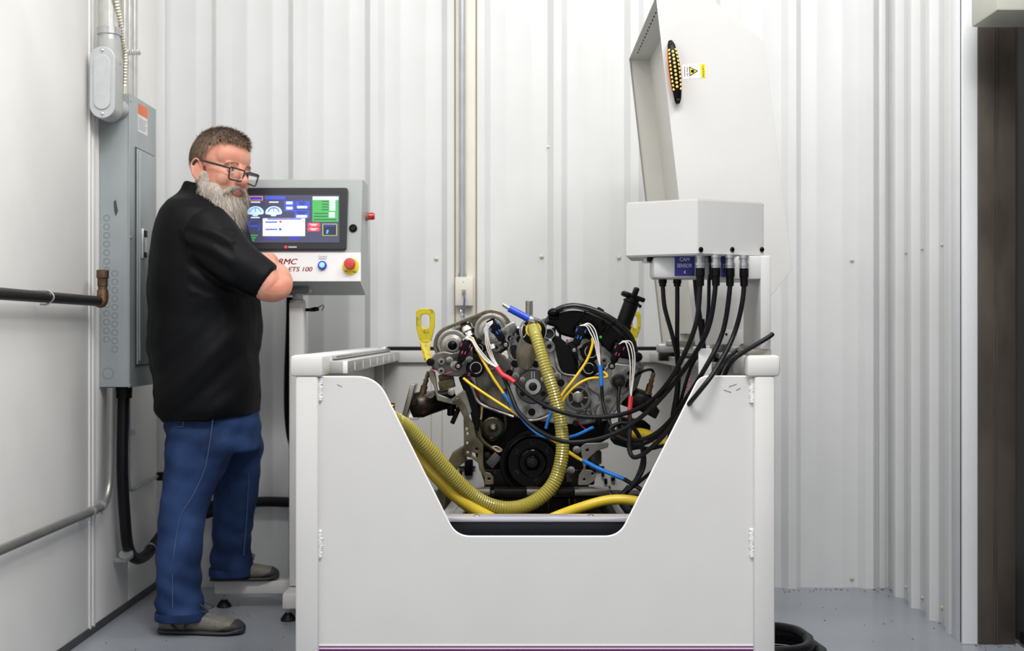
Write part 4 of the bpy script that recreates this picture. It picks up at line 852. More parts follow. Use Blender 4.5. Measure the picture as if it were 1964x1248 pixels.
m2 = MB(); m2.tube([P(x, y, 3.98) for x, y in ((918, 812), (922, 840), (945, 860), (975, 868))], .008, 8); m2.build('lower_guide', olive, en)
# black guide between bracket and cover
pl('black_guide', [(878, 722), (905, 722), (915, 755), (921, 800), (918, 835), (905, 806), (898, 770)], 3.965, .04, blkg, .003)
# crank pulley
cp = disc('crank_pulley', 1021, 885, 3.96, [(62, 0), (62, .05), (60, .054), (57.5, .054), (57, .045), (55, .045), (54.5, .052), (51, .054), (49, .04), (46, .032), (28, .03), (26, .05), (24, .052), (15, .05), (14, .062), (12, .064), (5, .064)], blkg, en, 48)
for a_ in (88, 34, 150, 215, 285, 330):
    disc('pulley_hole', 1021+38*math.cos(math.radians(a_)), 885-38*math.sin(math.radians(a_)), 3.93, [(6, 0), (6, .0015), (4.5, .0018), (4.3, .001)], darkm, cp, 16)
m2 = MB(); hexbolt(m2, P(1021, 886, 3.898), .011); m2.build('centre_bolt', darkm, cp)
# brackets
pl('left_bracket', [(866, 770), (882, 762), (893, 780), (900, 800), (908, 812), (914, 838), (927, 852), (927, 892), (931, 905), (940, 907), (947, 915), (947, 929), (929, 929), (929, 915), (919, 901), (917, 888), (905, 878), (890, 874), (889, 800), (880, 782)], 3.93, .016, olive, .002, [circ(x, y, 2.6, 10) for x, y in ((895, 822), (896.5, 831), (896, 849), (897, 867), (914.5, 861), (938, 918))]+[rpoly([(904, 867), (917, 870), (915, 878), (906, 874)], 1, 2)], rad=2)
ub = pl('upper_left_bracket', [(822, 712), (830, 702), (836, 722), (840, 755), (866, 765), (892, 746), (905, 790), (896, 800), (888, 772), (870, 776), (838, 768), (832, 740), (824, 726)], 3.945, .02, mat('bracket_grey', (138, 136, 124), .4, .6, .2, 20), .003, [circ(877, 765.5, 2.8, 10)])
ring('boss', 826, 756, 7, 3, 3.94, .02, alum, ub)
m2 = MB(); m2.bar(P(842, 740, 3.95), P(872, 733, 3.95), .03, .028, .003); m2.bar(P(842, 728, 3.96), P(870, 722, 3.96), .02, .03, .003); m2.build('oily_box', mat('oily_brown_box', (92, 82, 52), .4, .5, .35, 40, col2=(48, 43, 32)), en)
disc('boss', 866, 751, 3.93, [(6.5, 0), (6.5, .02), (3, .022)], steelb)
rb = pl('right_bracket', [(1113, 858), (1122, 850), (1168, 848), (1166, 858), (1146, 864), (1128, 880), (1122, 900), (1136, 902), (1144, 910), (1140, 922), (1128, 930), (1108, 930), (1110, 912), (1119, 898), (1116, 875)], 3.93, .016, mat('grey_bracket', (136, 134, 128), .4, .7, .15, 20), .002, [circ(1126.5, 863, 2.8, 10), circ(1120.5, 919, 2.5, 10), circ(1136.5, 908, 2.5, 10)], rad=3)
for q_ in ((1128, 865, 1154, 890, 3.96, .06), (1130, 890, 1150, 902, 3.98, .05), (1085, 905, 1098, 925, 3.95, .05)):
    m2 = MB(); m2.pbox(*q_, .004); m2.build('mount_lug', alud, en)
for px, py in ((1106, 862), (1095, 901)):
    m2 = MB(); hexbolt(m2, P(px, py, 3.945), .009); m2.build('bolt', alum, en)
# small lower-left parts
m2 = MB(); m2.bar(P(938, 892, 3.95), P(956, 872, 3.95), .022, .03, .003); m2.build('crank_sensor', mat('grey_plastic', (64, 62, 60), .4), en)
m2 = MB(); m2.tube([P(x, y, 3.94) for x, y in ((944, 857), (952, 856), (962, 862), (955, 866), (944, 857))], .0025, 6); m2.build('tan_clip', mat('tan_plastic', (176, 158, 120)), en)
for px, py in ((935, 872), (950, 905), (902, 838), (1104, 812), (1069, 855)):
    m2 = MB(); hexbolt(m2, P(px, py, 3.955), .007); m2.build('bolt', darkm, en)
# knob and clips under the left bracket
m2 = MB(); p = P(865, 773, 4.0); m2.lathe(p, (0, 0, -1), [(.003, -.01), (.003, .004), (.017, .006), (.018, .018), (.012, .02), (.013, .036), (.01, .04)], 12); m2.build('drain_knob', blk, en)
m2 = MB(); m2.bar(P(882, 778, 4.0), P(867, 812, 4.0), .02, .015, .003); m2.build('clip_arm', blkr, en)
# manifolds
lm = MB(); a = P(790, 780, 4.02); lm.tube([P(788, 781, 4.0), P(806, 776, 4.0), P(832, 770, 4.02), P(868, 762, 4.05)], [.034, .042, .036, .03], 16); lm.tube([P(800, 768, 3.99), P(812, 762, 3.99)], [.022, .02], 12); lmo = lm.build('left_manifold', rust, en)
m2 = MB(); m2.bar(P(795, 735, 3.98), P(776, 803, 3.98), .016, .12, .004, up=(0, 1, 0)); m2.build('flange', steelb, lmo)
m2 = MB(); hexbolt(m2, P(794, 772, 3.955), .011); m2.build('bolt', darkm, lmo)
def o2(name, a, b, y):
    a, b = P(*a, y), P(*b, y); d = b-a; L = d.length; m2 = MB(); m2.lathe(a, d, [(.014, 0), (.014, L*.1), (.0105, L*.12), (.011, L*.45), (.0075, L*.47), (.0075, L*.62), (.009, L*.63), (.009, L*.68), (.006, L*.7), (.006, L*.8), (.0075, L*.81), (.0055, L)], 14); return m2.build(name, bronze, en)
o2('oxygen_sensor', (808, 762), (822, 712), 3.99); o2('oxygen_sensor', (1242, 756), (1254, 714), 3.99)
rm = MB(); rm.tube([P(1182, 752, 4.05), P(1205, 760, 4.02), P(1230, 768, 4.0), P(1250, 783, 4.0)], [.03, .034, .034, .026], 14); rmo = rm.build('right_manifold', mat('black_manifold', (42, 38, 34), .4, .6, .3), en)
m2 = MB(); m2.plate(rpoly([(1238, 766), (1256, 774), (1266, 788), (1258, 804), (1240, 794)], 3, 2), 3.96, .09, .004); m2.build('flange', darkm, rmo)
pl('lower_right_cover', [(1190, 800), (1236, 806), (1248, 816), (1247, 832), (1200, 832), (1188, 822)], 4.0, .08, blk, .004)
pl('right_hanger', [(1170, 842), (1200, 832), (1240, 850), (1232, 862), (1205, 860), (1178, 852)], 4.0, .06, blk, .004)
# lower right joint with hose clamp
m2 = MB(); m2.tube([P(x, y, 4.02) for x, y in ((1182, 826), (1200, 830), (1216, 832))], .014, 12); m2.build('hose_joint', mat('rusty_joint', (120, 84, 40), .5, .5, .4, 80, col2=(70, 44, 22)), en)
# right head and black valve cover
rh = MB(); rh.plate(rpoly([(1080, 660), (1130, 640), (1210, 680), (1236, 700), (1218, 750), (1150, 790), (1100, 760)], 8, 3), 4.03, .4, .006); rh.build('right_head', alud, en)
vc_out = [(1046, 622), (1058, 602), (1078, 590), (1104, 586), (1132, 592), (1166, 606), (1196, 626), (1214, 648), (1222, 680), (1212, 690), (1188, 686), (1166, 672), (1150, 656), (1128, 646), (1098, 648), (1072, 640), (1064, 626)]
vcp = rpoly(vc_out, 12, 4)
m2 = MB(); m2.plate(vcp, 3.935, .09, .008); vc = m2.build('valve_cover', blkg, en)
rim = [(1050, 618), (1062, 600), (1080, 590), (1104, 587), (1132, 593), (1166, 608), (1195, 629), (1212, 652), (1219, 682)]
m2 = MB(); m2.tube([P(x, y, 3.945) for x, y in rim], .0105, 10, 6); m2.tube([P(x+(1090-x)*.06+0, y+8, 3.937) for x, y in rim[1:]], .005, 8, 6); m2.build('cover_rim', mat('rim_black', (6, 6, 7), .2, 0, .1, spec=.5), vc)
m2 = MB()
for (x0, y0, x1, y1) in ((1123, 596, 1098, 630), (1133, 612, 1148, 628), (1180, 617, 1160, 634), (1163, 618, 1152, 640)): m2.bar(P(x0, y0, 3.93), P(x1, y1, 3.93), .006, .012, .002, up=(0, 1, 0))
m2.pbox(1141, 612, 1160, 636, 3.928, .02, .004); m2.build('cover_rib', blkg, vc)
m2 = MB(); m2.pbox(1052, 596, 1072, 613, 3.93, .05, .004); m2.ell(P(1062, 600, 3.94), (.02, .02, .016)); m2.build('cover_clamp', blkg, vc)
m2 = MB(); m2.bar(P(1144, 593, 3.97), P(1156, 600, 3.97), .02, .02, .003); m2.build('cover_tab', blk, vc)
disc('side_boss', 1222, 684, 3.94, [(9, 0), (9, .02), (6, .022)], blk, vc)
pl('hidden_chain_case', [(1058, 640), (1072, 645), (1095, 665), (1110, 700), (1104, 722), (1078, 712), (1060, 680)], 3.97, .03, blk, .003)
m2 = MB(); m2.tube([P(x, y, 3.96) for x, y in ((1062, 628), (1064, 660), (1082, 690), (1102, 712))], .006, 8); m2.tube([P(x, y, 3.96) for x, y in ((1074, 640), (1076, 660), (1090, 682), (1106, 705))], .004, 8); m2.build('right_chain', mat('chain_oily', (84, 78, 60)), en)
pl('left_ear', [(1220, 692), (1236, 698), (1232, 708), (1218, 706)], 3.93, .03, alum, .003, rad=3)
# oil filler
a, b = P(1193, 628, 3.98), P(1214, 572, 3.98); d = (b-a); L = d.length; m2 = MB(); m2.lathe(a, d, [(.028, 0), (.028, L*.12), (.0245, L*.14), (.0245, L*.82), (.0275, L*.84), (.0275, L*.9), (.022, L*.92), (.022, L)], 24); fl = m2.build('oil_filler', blk, en)
dz = d.normalized(); sx_ = Vector((dz.z, 0, -dz.x))
m2 = MB(); m2.box(b+dz*.006, (.075, .03, .014), .004, Matrix((sx_, Vector((0, 1, 0)), dz)).transposed()); m2.box(b+dz*.02, (.018, .036, .034), .006, Matrix((sx_, Vector((0, 1, 0)), dz)).transposed()); m2.box(b+dz*.004-sx_*.026, (.03, .05, .016), .006, Matrix((sx_, Vector((0, 1, 0)), dz)).transposed()); m2.build('filler_cap', blk, fl)
m2 = MB(); m2.box(a+d*.84+sx_*.03, (.008, .02, .01), .002, Matrix((sx_, Vector((0, 1, 0)), dz)).transposed()); m2.build('cap_lug', blk, fl)
# lifting eyes
def eye(outer, hole, Y, bentpts):
    m2 = MB(); m2.plate(rpoly(outer, 14, 6), Y, .009, .0025, [hole]); 
    m2.loft(bentpts, False); return m2.build('lifting_eye', yel, en)
sq = lambda c, wv, tv: [c-wv-tv, c+wv-tv, c+wv+tv, c-wv+tv]
hole = rpoly([(807.5, 602), (824, 602), (824, 629), (807.5, 629)], 8, 5)
bp_ = [sq(P(814.5, 652, 4.004), Vector((.019, 0, 0)), Vector((0, .0042, 0))), sq(P(816, 664, 4.0), Vector((.013, .006, 0)), Vector((-.002, .0042, 0))), sq(P(817.5, 674, 3.99), Vector((.008, .012, .004)), Vector((-.004, .003, 0))), sq(P(820, 684, 3.97), Vector((.009, .006, .004)), Vector((-.003, .004, 0))), sq(P(826, 694, 3.955), Vector((.010, 0, .006)), Vector((0, .004, 0)))]
eye([(798, 596), (804, 591), (827, 591), (834, 598), (834, 625), (826, 658), (806, 658), (798, 628)], hole, 4.0, bp_)
hole = rpoly([(1213.5, 606), (1222, 606), (1222, 628), (1213.5, 628)], 4, 4)
eye([(1205, 599), (1211, 596), (1224, 596), (1229, 602), (1229, 627), (1221, 652), (1212, 652), (1205, 630)], hole, 4.14, [sq(P(1216, 648, 4.144), Vector((.010, 0, 0)), Vector((0, .0042, 0))), sq(P(1216, 668, 4.13), Vector((.009, .002, 0)), Vector((0, .0042, 0))), sq(P(1212, 690, 4.06), Vector((.01, .002, 0)), Vector((0, .0042, 0)))])
# bar standing behind the engine
p = P(1015, 640, 4.5); m2 = MB(); m2.lathe((p.x, 4.5, H-(760-CY)*4.5/F), (0, 0, 1), [(.0135, 0), (.0135, (760-577.5)*4.5/F), (.012, (760-576.5)*4.5/F)], 18); m2.build('lift_rod', steelb, en)
# blue-grip handle on the hose fitting
t = thing('blue_handle_valve', 'steel lever with a blue grip on top of the engine beside the clear hose', 'lever', P(1018, 612, 3.86))
a, b, c = P(964.5, 583.5, 3.86), P(976, 591, 3.86), P(1016, 612, 3.86)
m2 = MB(); m2.cyl(a, b, .0058, n=12); m2.build('shaft', steel, t)
m2 = MB(); m2.cyl(b, c, .0105, .0115, n=16); m2.build('grip', bluet, t)
m2 = MB(); m2.lathe(c-(c-b).normalized()*.002, (c-b), [(.013, 0), (.014, .02), (.01, .026)], 14); m2.build('socket', steel, t)

# ---------------------------------------------------------------- hoses
def hz(name, pts, r, m, lab, rib=None, parts=()):
    t = thing(name, lab, 'hose', P(pts[0][0], pts[0][1], pts[0][2]), 'yellow hoses in the bench' if name == 'yellow_hose' else None)
    m2 = MB(); m2.tube([P(*p) for p in pts], r, 14, 10, rib=rib); m2.build('tubing', m, t); return t
hz('ribbed_hose', [(1023, 630, 3.85), (1028, 645, 3.80), (1045, 700, 3.77), (1064, 760, 3.76), (1076, 815, 3.755), (1078, 870, 3.75), (1064, 922, 3.74), (1035, 955, 3.73), (995, 973, 3.72), (950, 972, 3.71), (905, 950, 3.68), (862, 908, 3.63), (822, 862, 3.58), (785, 824, 3.54), (762, 808, 3.50), (740, 800, 3.47), (680, 802, 3.5), (596, 806, 3.52)], [.017, .0185, .0185, .0185, .0195, .0205, .0215, .022, .0225, .0225, .0225, .0225, .0225, .0225, .0225, .0225, .0225, .0225], clearh, 'ribbed clear olive hose looping from the engine top down to the notch floor', (.0085, .0009))
t = hz('yellow_hose', [(598, 745, 3.60), (690, 752, 3.59), (745, 792, 3.58), (772, 836, 3.58), (800, 872, 3.60), (830, 906, 3.63), (868, 946, 3.66), (905, 974, 3.67), (945, 996, 3.68), (985, 1020, 3.70)], .0185, yelh, 'yellow smooth hose lying along the left edge of the notch under the ribbed hose')
t = hz('yellow_hose', [(1020, 1012, 3.60), (1062, 992, 3.62), (1110, 974, 3.66), (1160, 960, 3.68), (1200, 958, 3.68), (1240, 966, 3.66), (1275, 984, 3.64), (1350, 1022, 3.64), (1426, 1032, 3.64)], .0148, yelh, 'yellow hose rising at the bottom right corner of the notch')
t = hz('yellow_hose', [(1212, 831, 3.98), (1230, 831, 3.96), (1252, 838, 3.93), (1275, 850, 3.90), (1310, 876, 3.88), (1396, 905, 3.88)], .017, yelh, 'short yellow hose on the right side of the engine beside the rusty clamp')
# print on the yellow hoses
pm = mat('hose_print', (120, 104, 40), .5)
# ---------------------------------------------------------------- plugs, wires and cables
def plug(name, lab, a, b, w_, Y, mk, head=None):
    a, b = P(*a, Y), P(*b, Y); d = (b-a).normalized(); L = (b-a).length; sx_ = Vector((d.z, 0, -d.x)); R_ = Matrix((sx_, Vector((0, 1, 0)), d)).transposed()
    t = thing(name, lab, 'sensor', b, 'black plug-in sensors on the engine front')
    m2 = MB(); m2.box(a+d*L*.2, (w_*1.25, .03, L*.4), .004, R_); m2.box(a+d*L*.55, (w_*.9, .026, L*.5), .006, R_); m2.build('body', blk, t)
    m2 = MB(); m2.box(a-d*.004, (w_*1.0, .024, .014), .003, R_); m2.box(a+d*L*.1+sx_*w_*.55, (.006, .018, L*.22), .002, R_); m2.build('connector', blkg, t)
    m2 = MB(); m2.lathe(b+Vector((0, .012, 0)), (0, -1, 0), [(.0105, 0), (.0105, .022)], 16); m2.bar(a+d*L*.6, b, w_*.55, .016, .003, up=(0, 1, 0)); m2.build('lug', blk, t)
    m2 = MB(); m2.lathe(b+Vector((0, -.011, 0)), (0, -1, 0), [(.006, 0), (.006, .003), (.0045, .0035), (.004, .001)], 12); m2.build('bolt', steelb, t)
    m2 = MB()
    for (u_, v_) in ((-.25, .42), (.1, .44), (.5, .18), (-.5, .12)): m2.box(a+d*L*v_+sx_*w_*u_+Vector((0, -.0135 if abs(u_) < .4 else -.0148, 0)), (.003, .002, .011), 0, R_)
    m2.build('paint_mark', mk, t); return t
plug('cam_sensor', 'black cam sensor with pink marks over the lower left sprocket', (896, 655), (879, 702), .027, 3.885, pink)
plug('cam_sensor', 'black cam sensor with blue marks on the upper left sprocket', (943, 618), (970, 661), .027, 3.88, mat('blue_mark', (30, 110, 220)))
plug('cam_sensor', 'black cam sensor with blue marks on the right valve cover', (1116, 627), (1101, 671), .027, 3.88, mat('blue_mark', (30, 110, 220)))
plug('cam_sensor', 'black cam sensor with pink marks at the right end of the valve cover', (1190, 660), (1173, 702), .026, 3.88, pink)
for (a, b, mk, lb) in (((908, 712), (888, 724), pink, 'small black plug with a pink mark and yellow wire, left of the hub'), ((1136, 706), (1158, 712), pink, 'small black plug with pink marks, right of the ribbed hose'), ((1138, 655), (1128, 676), mat('blue_mark', (30, 110, 220)), 'small black plug under the yellow wire on the right valve cover'), ((912, 660), (922, 650), blk, 'small black plug hidden between the left sprockets')):
    t = thing('wire_plug', lb, 'plug', P(*a, 3.9), 'small wire plugs on the engine'); m2 = MB(); m2.bar(P(*a, 3.905), P(*b, 3.905), .017, .02, .003, up=(0, 1, 0)); m2.build('body', blk, t)
    m2 = MB(); c_ = P((a[0]+b[0])/2, (a[1]+b[1])/2, 3.894); m2.box(c_+Vector((.003, 0, .003)), (.007, .002, .0025)); m2.box(c_+Vector((.002, 0, -.003)), (.007, .002, .0025)); m2.build('paint_mark', mk, t)
m2 = MB(); m2.lathe(P(1186, 729, 3.95), (0, -1, -.3), [(.021, 0), (.021, .012), (.015, .014), (.015, .03), (.009, .034)], 14); m2.build('temperature_sensor', mat('sensor_grey_black', (60, 58, 56), .3, .6), en)
disc('green_dot', 1152, 646, 3.925, [(2.5, 0), (2.5, .002)], green, en)
def cab(name, lab, pts, r, m=None, cat='cable', segs=(), gland=None):
    """jacket points (px,py,Y); segs: (part name, points, radius, material)"""
    t = thing(name, lab, cat, P(*pts[0]), {'sensor_cable': 'cables from the screwed sockets', 'gland_cable': 'cables from the lower box glands', 'thin_cable': 'thin black cables near the box post', 'sensor_lead': 'black leads on the engine', 'yellow_wire': 'yellow wires on the engine'}.get(name))
    m2 = MB(); m2.tube([P(*p) for p in pts], r, 10, 8); m2.build('jacket', m or cable, t)
    if gland == 'screw':
        q = P(*pts[0]); m2 = MB(); m2.lathe((q.x, q.y, zb_-.019), (0, 0, -1), [(.0135, 0), (.0135, .008), (.0125, .009), (.0125, .014)], 18); m2.build('locking_ring', galv, t)
        m2 = MB(); m2.lathe((q.x, q.y, zb_-.033), (0, 0, -1), [(.0125, 0), (.0125, .022), (.0105, .024), (.0105, .046), (.0085, .048)], 16); m2.build('plug_body', blk, t)
    if gland == 'nut':
        q = P(*pts[0]); m2 = MB(); m2.lathe((q.x, q.y, P(0, 533.5, 3.37).z), (0, 0, -1), [(.0115, 0), (.0115, .012), (.0095, .0125), (.0095, .02)], 12); m2.build('gland', blk, t)
    for nm, sp_, rr_, mm in segs:
        m2 = MB(); m2.tube([P(*p) for p in sp_], rr_, 8, 8); m2.build(nm, mm, t)
    return t
r_ = .0067
y1s, y2s, y3s, y4s = SOC[0][1], SOC[1][1], SOC[2][1], SOC[3][1]
cab('sensor_cable', 'black cable from the leftmost screwed socket to a red sleeve left of the hub', [(1343, 500, y1s), (1342, 560, y1s), (1335, 620, 3.34), (1312, 680, 3.40), (1280, 735, 3.50), (1240, 775, 3.6), (1185, 796, 3.68), (1120, 799, 3.70), (1060, 784, 3.71), (1015, 758, 3.78), (988, 733, 3.83)], r_, gland='screw',
    segs=[('red_sleeve', [(990, 735, 3.83), (975, 724, 3.835), (964, 718, 3.84), (953, 704, 3.85)], .0072, red)]+[('white_wire', [(956, 706, 3.85), (935-dx*.6, 690+dx*.8, 3.86), (917-dx*.7, 668+dx*.7, 3.86), (906-dx*.5, 650+dx, 3.86), (896-dx, 646+dx*.6, 3.865), (891+dx*2, 652, 3.87)], .0018, whw) for dx in (-1.5, 1.5, 3.5)])
cab('sensor_cable', 'black cable from the second screwed socket, dipping lowest across the crank pulley', [(1373, 500, y2s), (1371, 560, y2s), (1358, 630, 3.36), (1325, 690, 3.43), (1278, 752, 3.53), (1235, 795, 3.6), (1190, 826, 3.64), (1135, 844, 3.66), (1080, 846, 3.67), (1030, 824, 3.74), (995, 790, 3.80), (978, 752, 3.84), (966, 722, 3.86), (957, 704, 3.87)], r_, gland='screw',
    segs=[('white_wire', [(958, 706, 3.87), (945-dx, 688+dx*.5, 3.875), (936-dx*1.6, 662, 3.87), (933-dx*.8, 636, 3.865), (936-dx, 624-dx, 3.86), (945, 617-dx*.8, 3.865)], .0018, whw) for dx in (-2.2, 0, 2.2)]+[('white_clip', [(943, 660, 3.868), (946, 668, 3.868)], .007, whw)])
cab('sensor_cable', 'black cable from the third screwed socket ending in a blue sleeve right of the hose', [(1400, 500, y3s), (1399, 560, y3s), (1385, 640, 3.37), (1350, 710, 3.36), (1312, 770, 3.50), (1280, 812, 3.60), (1245, 838, 3.64), (1205, 845, 3.68), (1170, 826, 3.74), (1188, 812, 3.75), (1210, 816, 3.75), (1228, 842, 3.75), (1233, 880, 3.75), (1222, 915, 3.74), (1205, 938, 3.73)], r_, gland='screw', segs=[('end_sleeve', [(1208, 933, 3.73), (1197, 946, 3.73), (1189, 954, 3.725)], .0098, blkr)])
cab('sensor_cable', 'black cable from the rightmost screwed socket, kinking low beside the yellow hose', [(1427, 500, y4s), (1425, 570, y4s), (1408, 640, 3.37), (1375, 705, 3.325), (1340, 752, 3.31), (1300, 800, 3.42), (1270, 838, 3.50), (1240, 866, 3.56), (1222, 876, 3.58), (1212, 874, 3.60), (1207, 858, 3.63), (1208, 820, 3.7), (1208, 798, 3.8)], r_, gland='screw',
    segs=[('red_sleeve', [(1207, 802, 3.81), (1208, 785, 3.82), (1210, 760, 3.83)], .0072, red)]+[('white_wire', [(1210, 764, 3.83), (1211+dx, 735, 3.84), (1213+dx*1.6, 700, 3.85), (1211+dx*2.0, 675, 3.855), (1204+dx*2, 658-abs(dx), 3.86), (1190+dx, 657-dx, 3.862)], .0018, whw) for dx in (-2.6, .6, 2.8)])
cab('gland_cable', 'black cable from the left gland of the lower white box hanging straight into the bench', [(1271, 548, 3.42), (1275, 590, 3.42), (1290, 645, 3.44), (1299, 690, 3.48), (1299, 740, 3.55), (1291, 790, 3.60), (1284, 840, 3.62), (1280, 880, 3.62)], .0062, gland='nut')
cab('gland_cable', 'black cable from the right gland of the lower white box hanging straight down', [(1299, 548, 3.42), (1299, 600, 3.42), (1299, 660, 3.46), (1302, 720, 3.52), (1297, 780, 3.58), (1290, 830, 3.6), (1300, 880, 3.6)], .0062, gland='nut')
cab('thin_cable', 'thinner black cable hanging behind the screwed sockets into the hinge', [(1333, 530, 3.50), (1338, 580, 3.5), (1346, 640, 3.5), (1352, 690, 3.5), (1358, 718, 3.5)], .0075, segs=[('ferrule', [(1345, 612, 3.495), (1349, 640, 3.495)], .0095, blk)])
cab('thin_cable', 'thin black cable between the first and second screwed sockets', [(1360, 535, 3.36), (1358, 600, 3.38), (1348, 660, 3.42), (1325, 705, 3.48), (1308, 760, 3.56), (1296, 810, 3.62)], .005)
cab('thin_cable', 'black cable curling over the right front post of the bench', [(1482, 640, 3.35), (1476, 645, 3.345), (1455, 658, 3.34), (1425, 676, 3.345), (1402, 695, 3.36), (1388, 724, 3.40), (1378, 760, 3.46)], .0062)
cab('thin_cable', 'black cable emerging beside the white post foot, left of the curling cable', [(1424, 662, 3.65), (1408, 676, 3.5), (1390, 694, 3.42), (1376, 724, 3.41), (1366, 770, 3.45)], .0058)
# engine-side leads
cab('sensor_lead', 'black lead with a blue sleeve and white wires from the right valve cover', [(1154, 738, 3.84), (1156, 770, 3.83), (1164, 798, 3.80), (1178, 826, 3.76), (1200, 846, 3.72), (1230, 852, 3.70), (1262, 836, 3.66), (1290, 812, 3.62), (1320, 780, 3.58)], .0055,
    segs=[('blue_sleeve', [(1151, 700, 3.85), (1153, 720, 3.845), (1154, 741, 3.84)], .0064, blue)]+[('white_wire', [(1151, 703, 3.85), (1147+dx, 680, 3.852), (1143+dx*1.5, 655, 3.855), (1135+dx*2.0, 634-dx, 3.86), (1126+dx, 623-dx, 3.86), (1114+dx, 624, 3.862)], .0018, whw) for dx in (-2, .4, 2.8)])
cab('sensor_lead', 'black lead hanging from the temperature sensor on the right of the engine', [(1188, 742, 3.90), (1186, 765, 3.88), (1187, 790, 3.84), (1195, 822, 3.79), (1212, 842, 3.74), (1232, 862, 3.72), (1236, 890, 3.72), (1226, 915, 3.71), (1206, 940, 3.715)], .0055)
cab('sensor_lead', 'black lead from the right oxygen sensor arching left', [(1254, 716, 3.99), (1250, 709, 3.985), (1238, 710, 3.97), (1222, 718, 3.95), (1206, 730, 3.94), (1200, 745, 3.96)], .0045)
cab('sensor_lead', 'black lead leaving to the right below the rusty clamp', [(1205, 862, 3.8), (1225, 858, 3.75), (1248, 860, 3.7), (1270, 855, 3.66), (1300, 850, 3.64)], .0055)
cab('sensor_lead', 'black lead near the bottom right of the notch rising behind the panel', [(1208, 938, 3.74), (1228, 922, 3.7), (1250, 905, 3.66), (1280, 885, 3.64)], .0055)
cab('yellow_wire', 'yellow wire from the lower left plug down to a blue sleeve below the crank', [(889, 725, 3.895), (905, 738, 3.88), (950, 768, 3.86), (1000, 800, 3.84), (1040, 830, 3.83), (1080, 858, 3.82), (1100, 872, 3.80), (1119, 884, 3.79)], .0041, yelw, 'wire', [('second_strand', [(1070, 849, 3.815), (1092, 869, 3.80), (1119, 885, 3.785)], .0036, yelw), ('blue_sleeve', [(1117, 882, 3.785), (1150, 899, 3.77), (1200, 920, 3.75)], .0064, blue), ('black_tail', [(1198, 919, 3.75), (1226, 936, 3.71), (1262, 960, 3.68)], .0068, cable)])
cab('yellow_wire', 'yellow wire from between the left sprockets joining a blue sleeve', [(906, 647, 3.875), (918, 676, 3.87), (940, 715, 3.862), (967, 756, 3.856)], .0043, yelw, 'wire', [('blue_sleeve', [(966, 754, 3.856), (990, 788, 3.84), (1015, 818, 3.82), (1040, 836, 3.80), (1066, 839, 3.80), (1100, 836, 3.79), (1138, 819, 3.77)], .0048, blue)])
cab('yellow_wire', 'yellow wire from the right valve cover plug slanting down behind the ribbed hose', [(1136, 648, 3.865), (1136, 662, 3.86), (1125, 692, 3.855), (1100, 728, 3.845), (1075, 762, 3.84), (1066, 800, 3.84), (1068, 826, 3.835), (1076, 850, 3.825)], .0043, yelw, 'wire')
cab('yellow_wire', 'yellow wire looping from the small plug right of the hose', [(1158, 713, 3.885), (1164, 719, 3.875), (1160, 724, 3.865), (1130, 726, 3.855), (1104, 740, 3.85), (1082, 764, 3.85), (1070, 790, 3.85)], .0043, yelw, 'wire', [('blue_sleeve', [(1059, 786, 3.855), (1052, 804, 3.85), (1047, 822, 3.845)], .0052, blue)])
# ---------------------------------------------------------------- the man
man = thing('person', 'bearded man in glasses, black polo and jeans, arms folded, foot on the console base', 'person', (-1.1, 4.6, 0))
skin = mat('skin', (222, 164, 140), .5, 0, .06, 10, sss=.12, col2=(208, 132, 110), bump=.08, bscale=220)
shirtm = mat('black_polo', (9, 10, 13), .55, 0, .12, 6, bump=.2, bscale=9, stretch=(1, 1, .6), spec=.15)
jean = mat('blue_denim', (44, 68, 112), .75, 0, .2, 6, col2=(20, 35, 68), bump=.25, bscale=16, spec=.2, ramp=(.35, .7))
YM = 4.55
def ringE(cx, cy, cz, rx, ry, n=32, e=2.4, rz=0.0):
    out = []
    for i in range(n):
        a = 2*math.pi*i/n; c, s_ = math.cos(a), math.sin(a)
        x = rx*math.copysign(abs(c)**(2/e), c); y = ry*math.copysign(abs(s_)**(2/e), s_)
        out.append(Vector((cx+x, cy+y, cz)))
    return out
def sec(py, l, r, hd, yc=YM, tilt=0.0):
    a, b = P(l, py, yc), P(r, py, yc); q = ringE((a.x+b.x)/2, yc, a.z, (b.x-a.x)/2, hd)
    for p in q: p.z += tilt*(p.x-(a.x+b.x)/2)
    return q
# --- shirt
m2 = MB()
m2.loft([sec(800, 318, 494, .20, 4.56, .10), sec(780, 308, 493, .225, 4.56, .05), sec(750, 301, 491, .235, 4.56), sec(700, 295, 494, .24, 4.56), sec(650, 292, 497, .24, 4.56), sec(600, 291, 497, .235, 4.56), sec(550, 291, 493, .235), sec(500, 294, 487, .235), sec(460, 300, 478, .235), sec(430, 306, 468, .23), sec(408, 314, 455, .215), sec(390, 326, 440, .175), sec(378, 338, 428, .12), sec(368, 347, 420, .085)])
# collar
m2.loft([sec(386, 344, 432, .10, 4.545, -.12), sec(366, 350, 418, .076, 4.54, -.18), sec(353, 356, 408, .068, 4.535, -.25)])
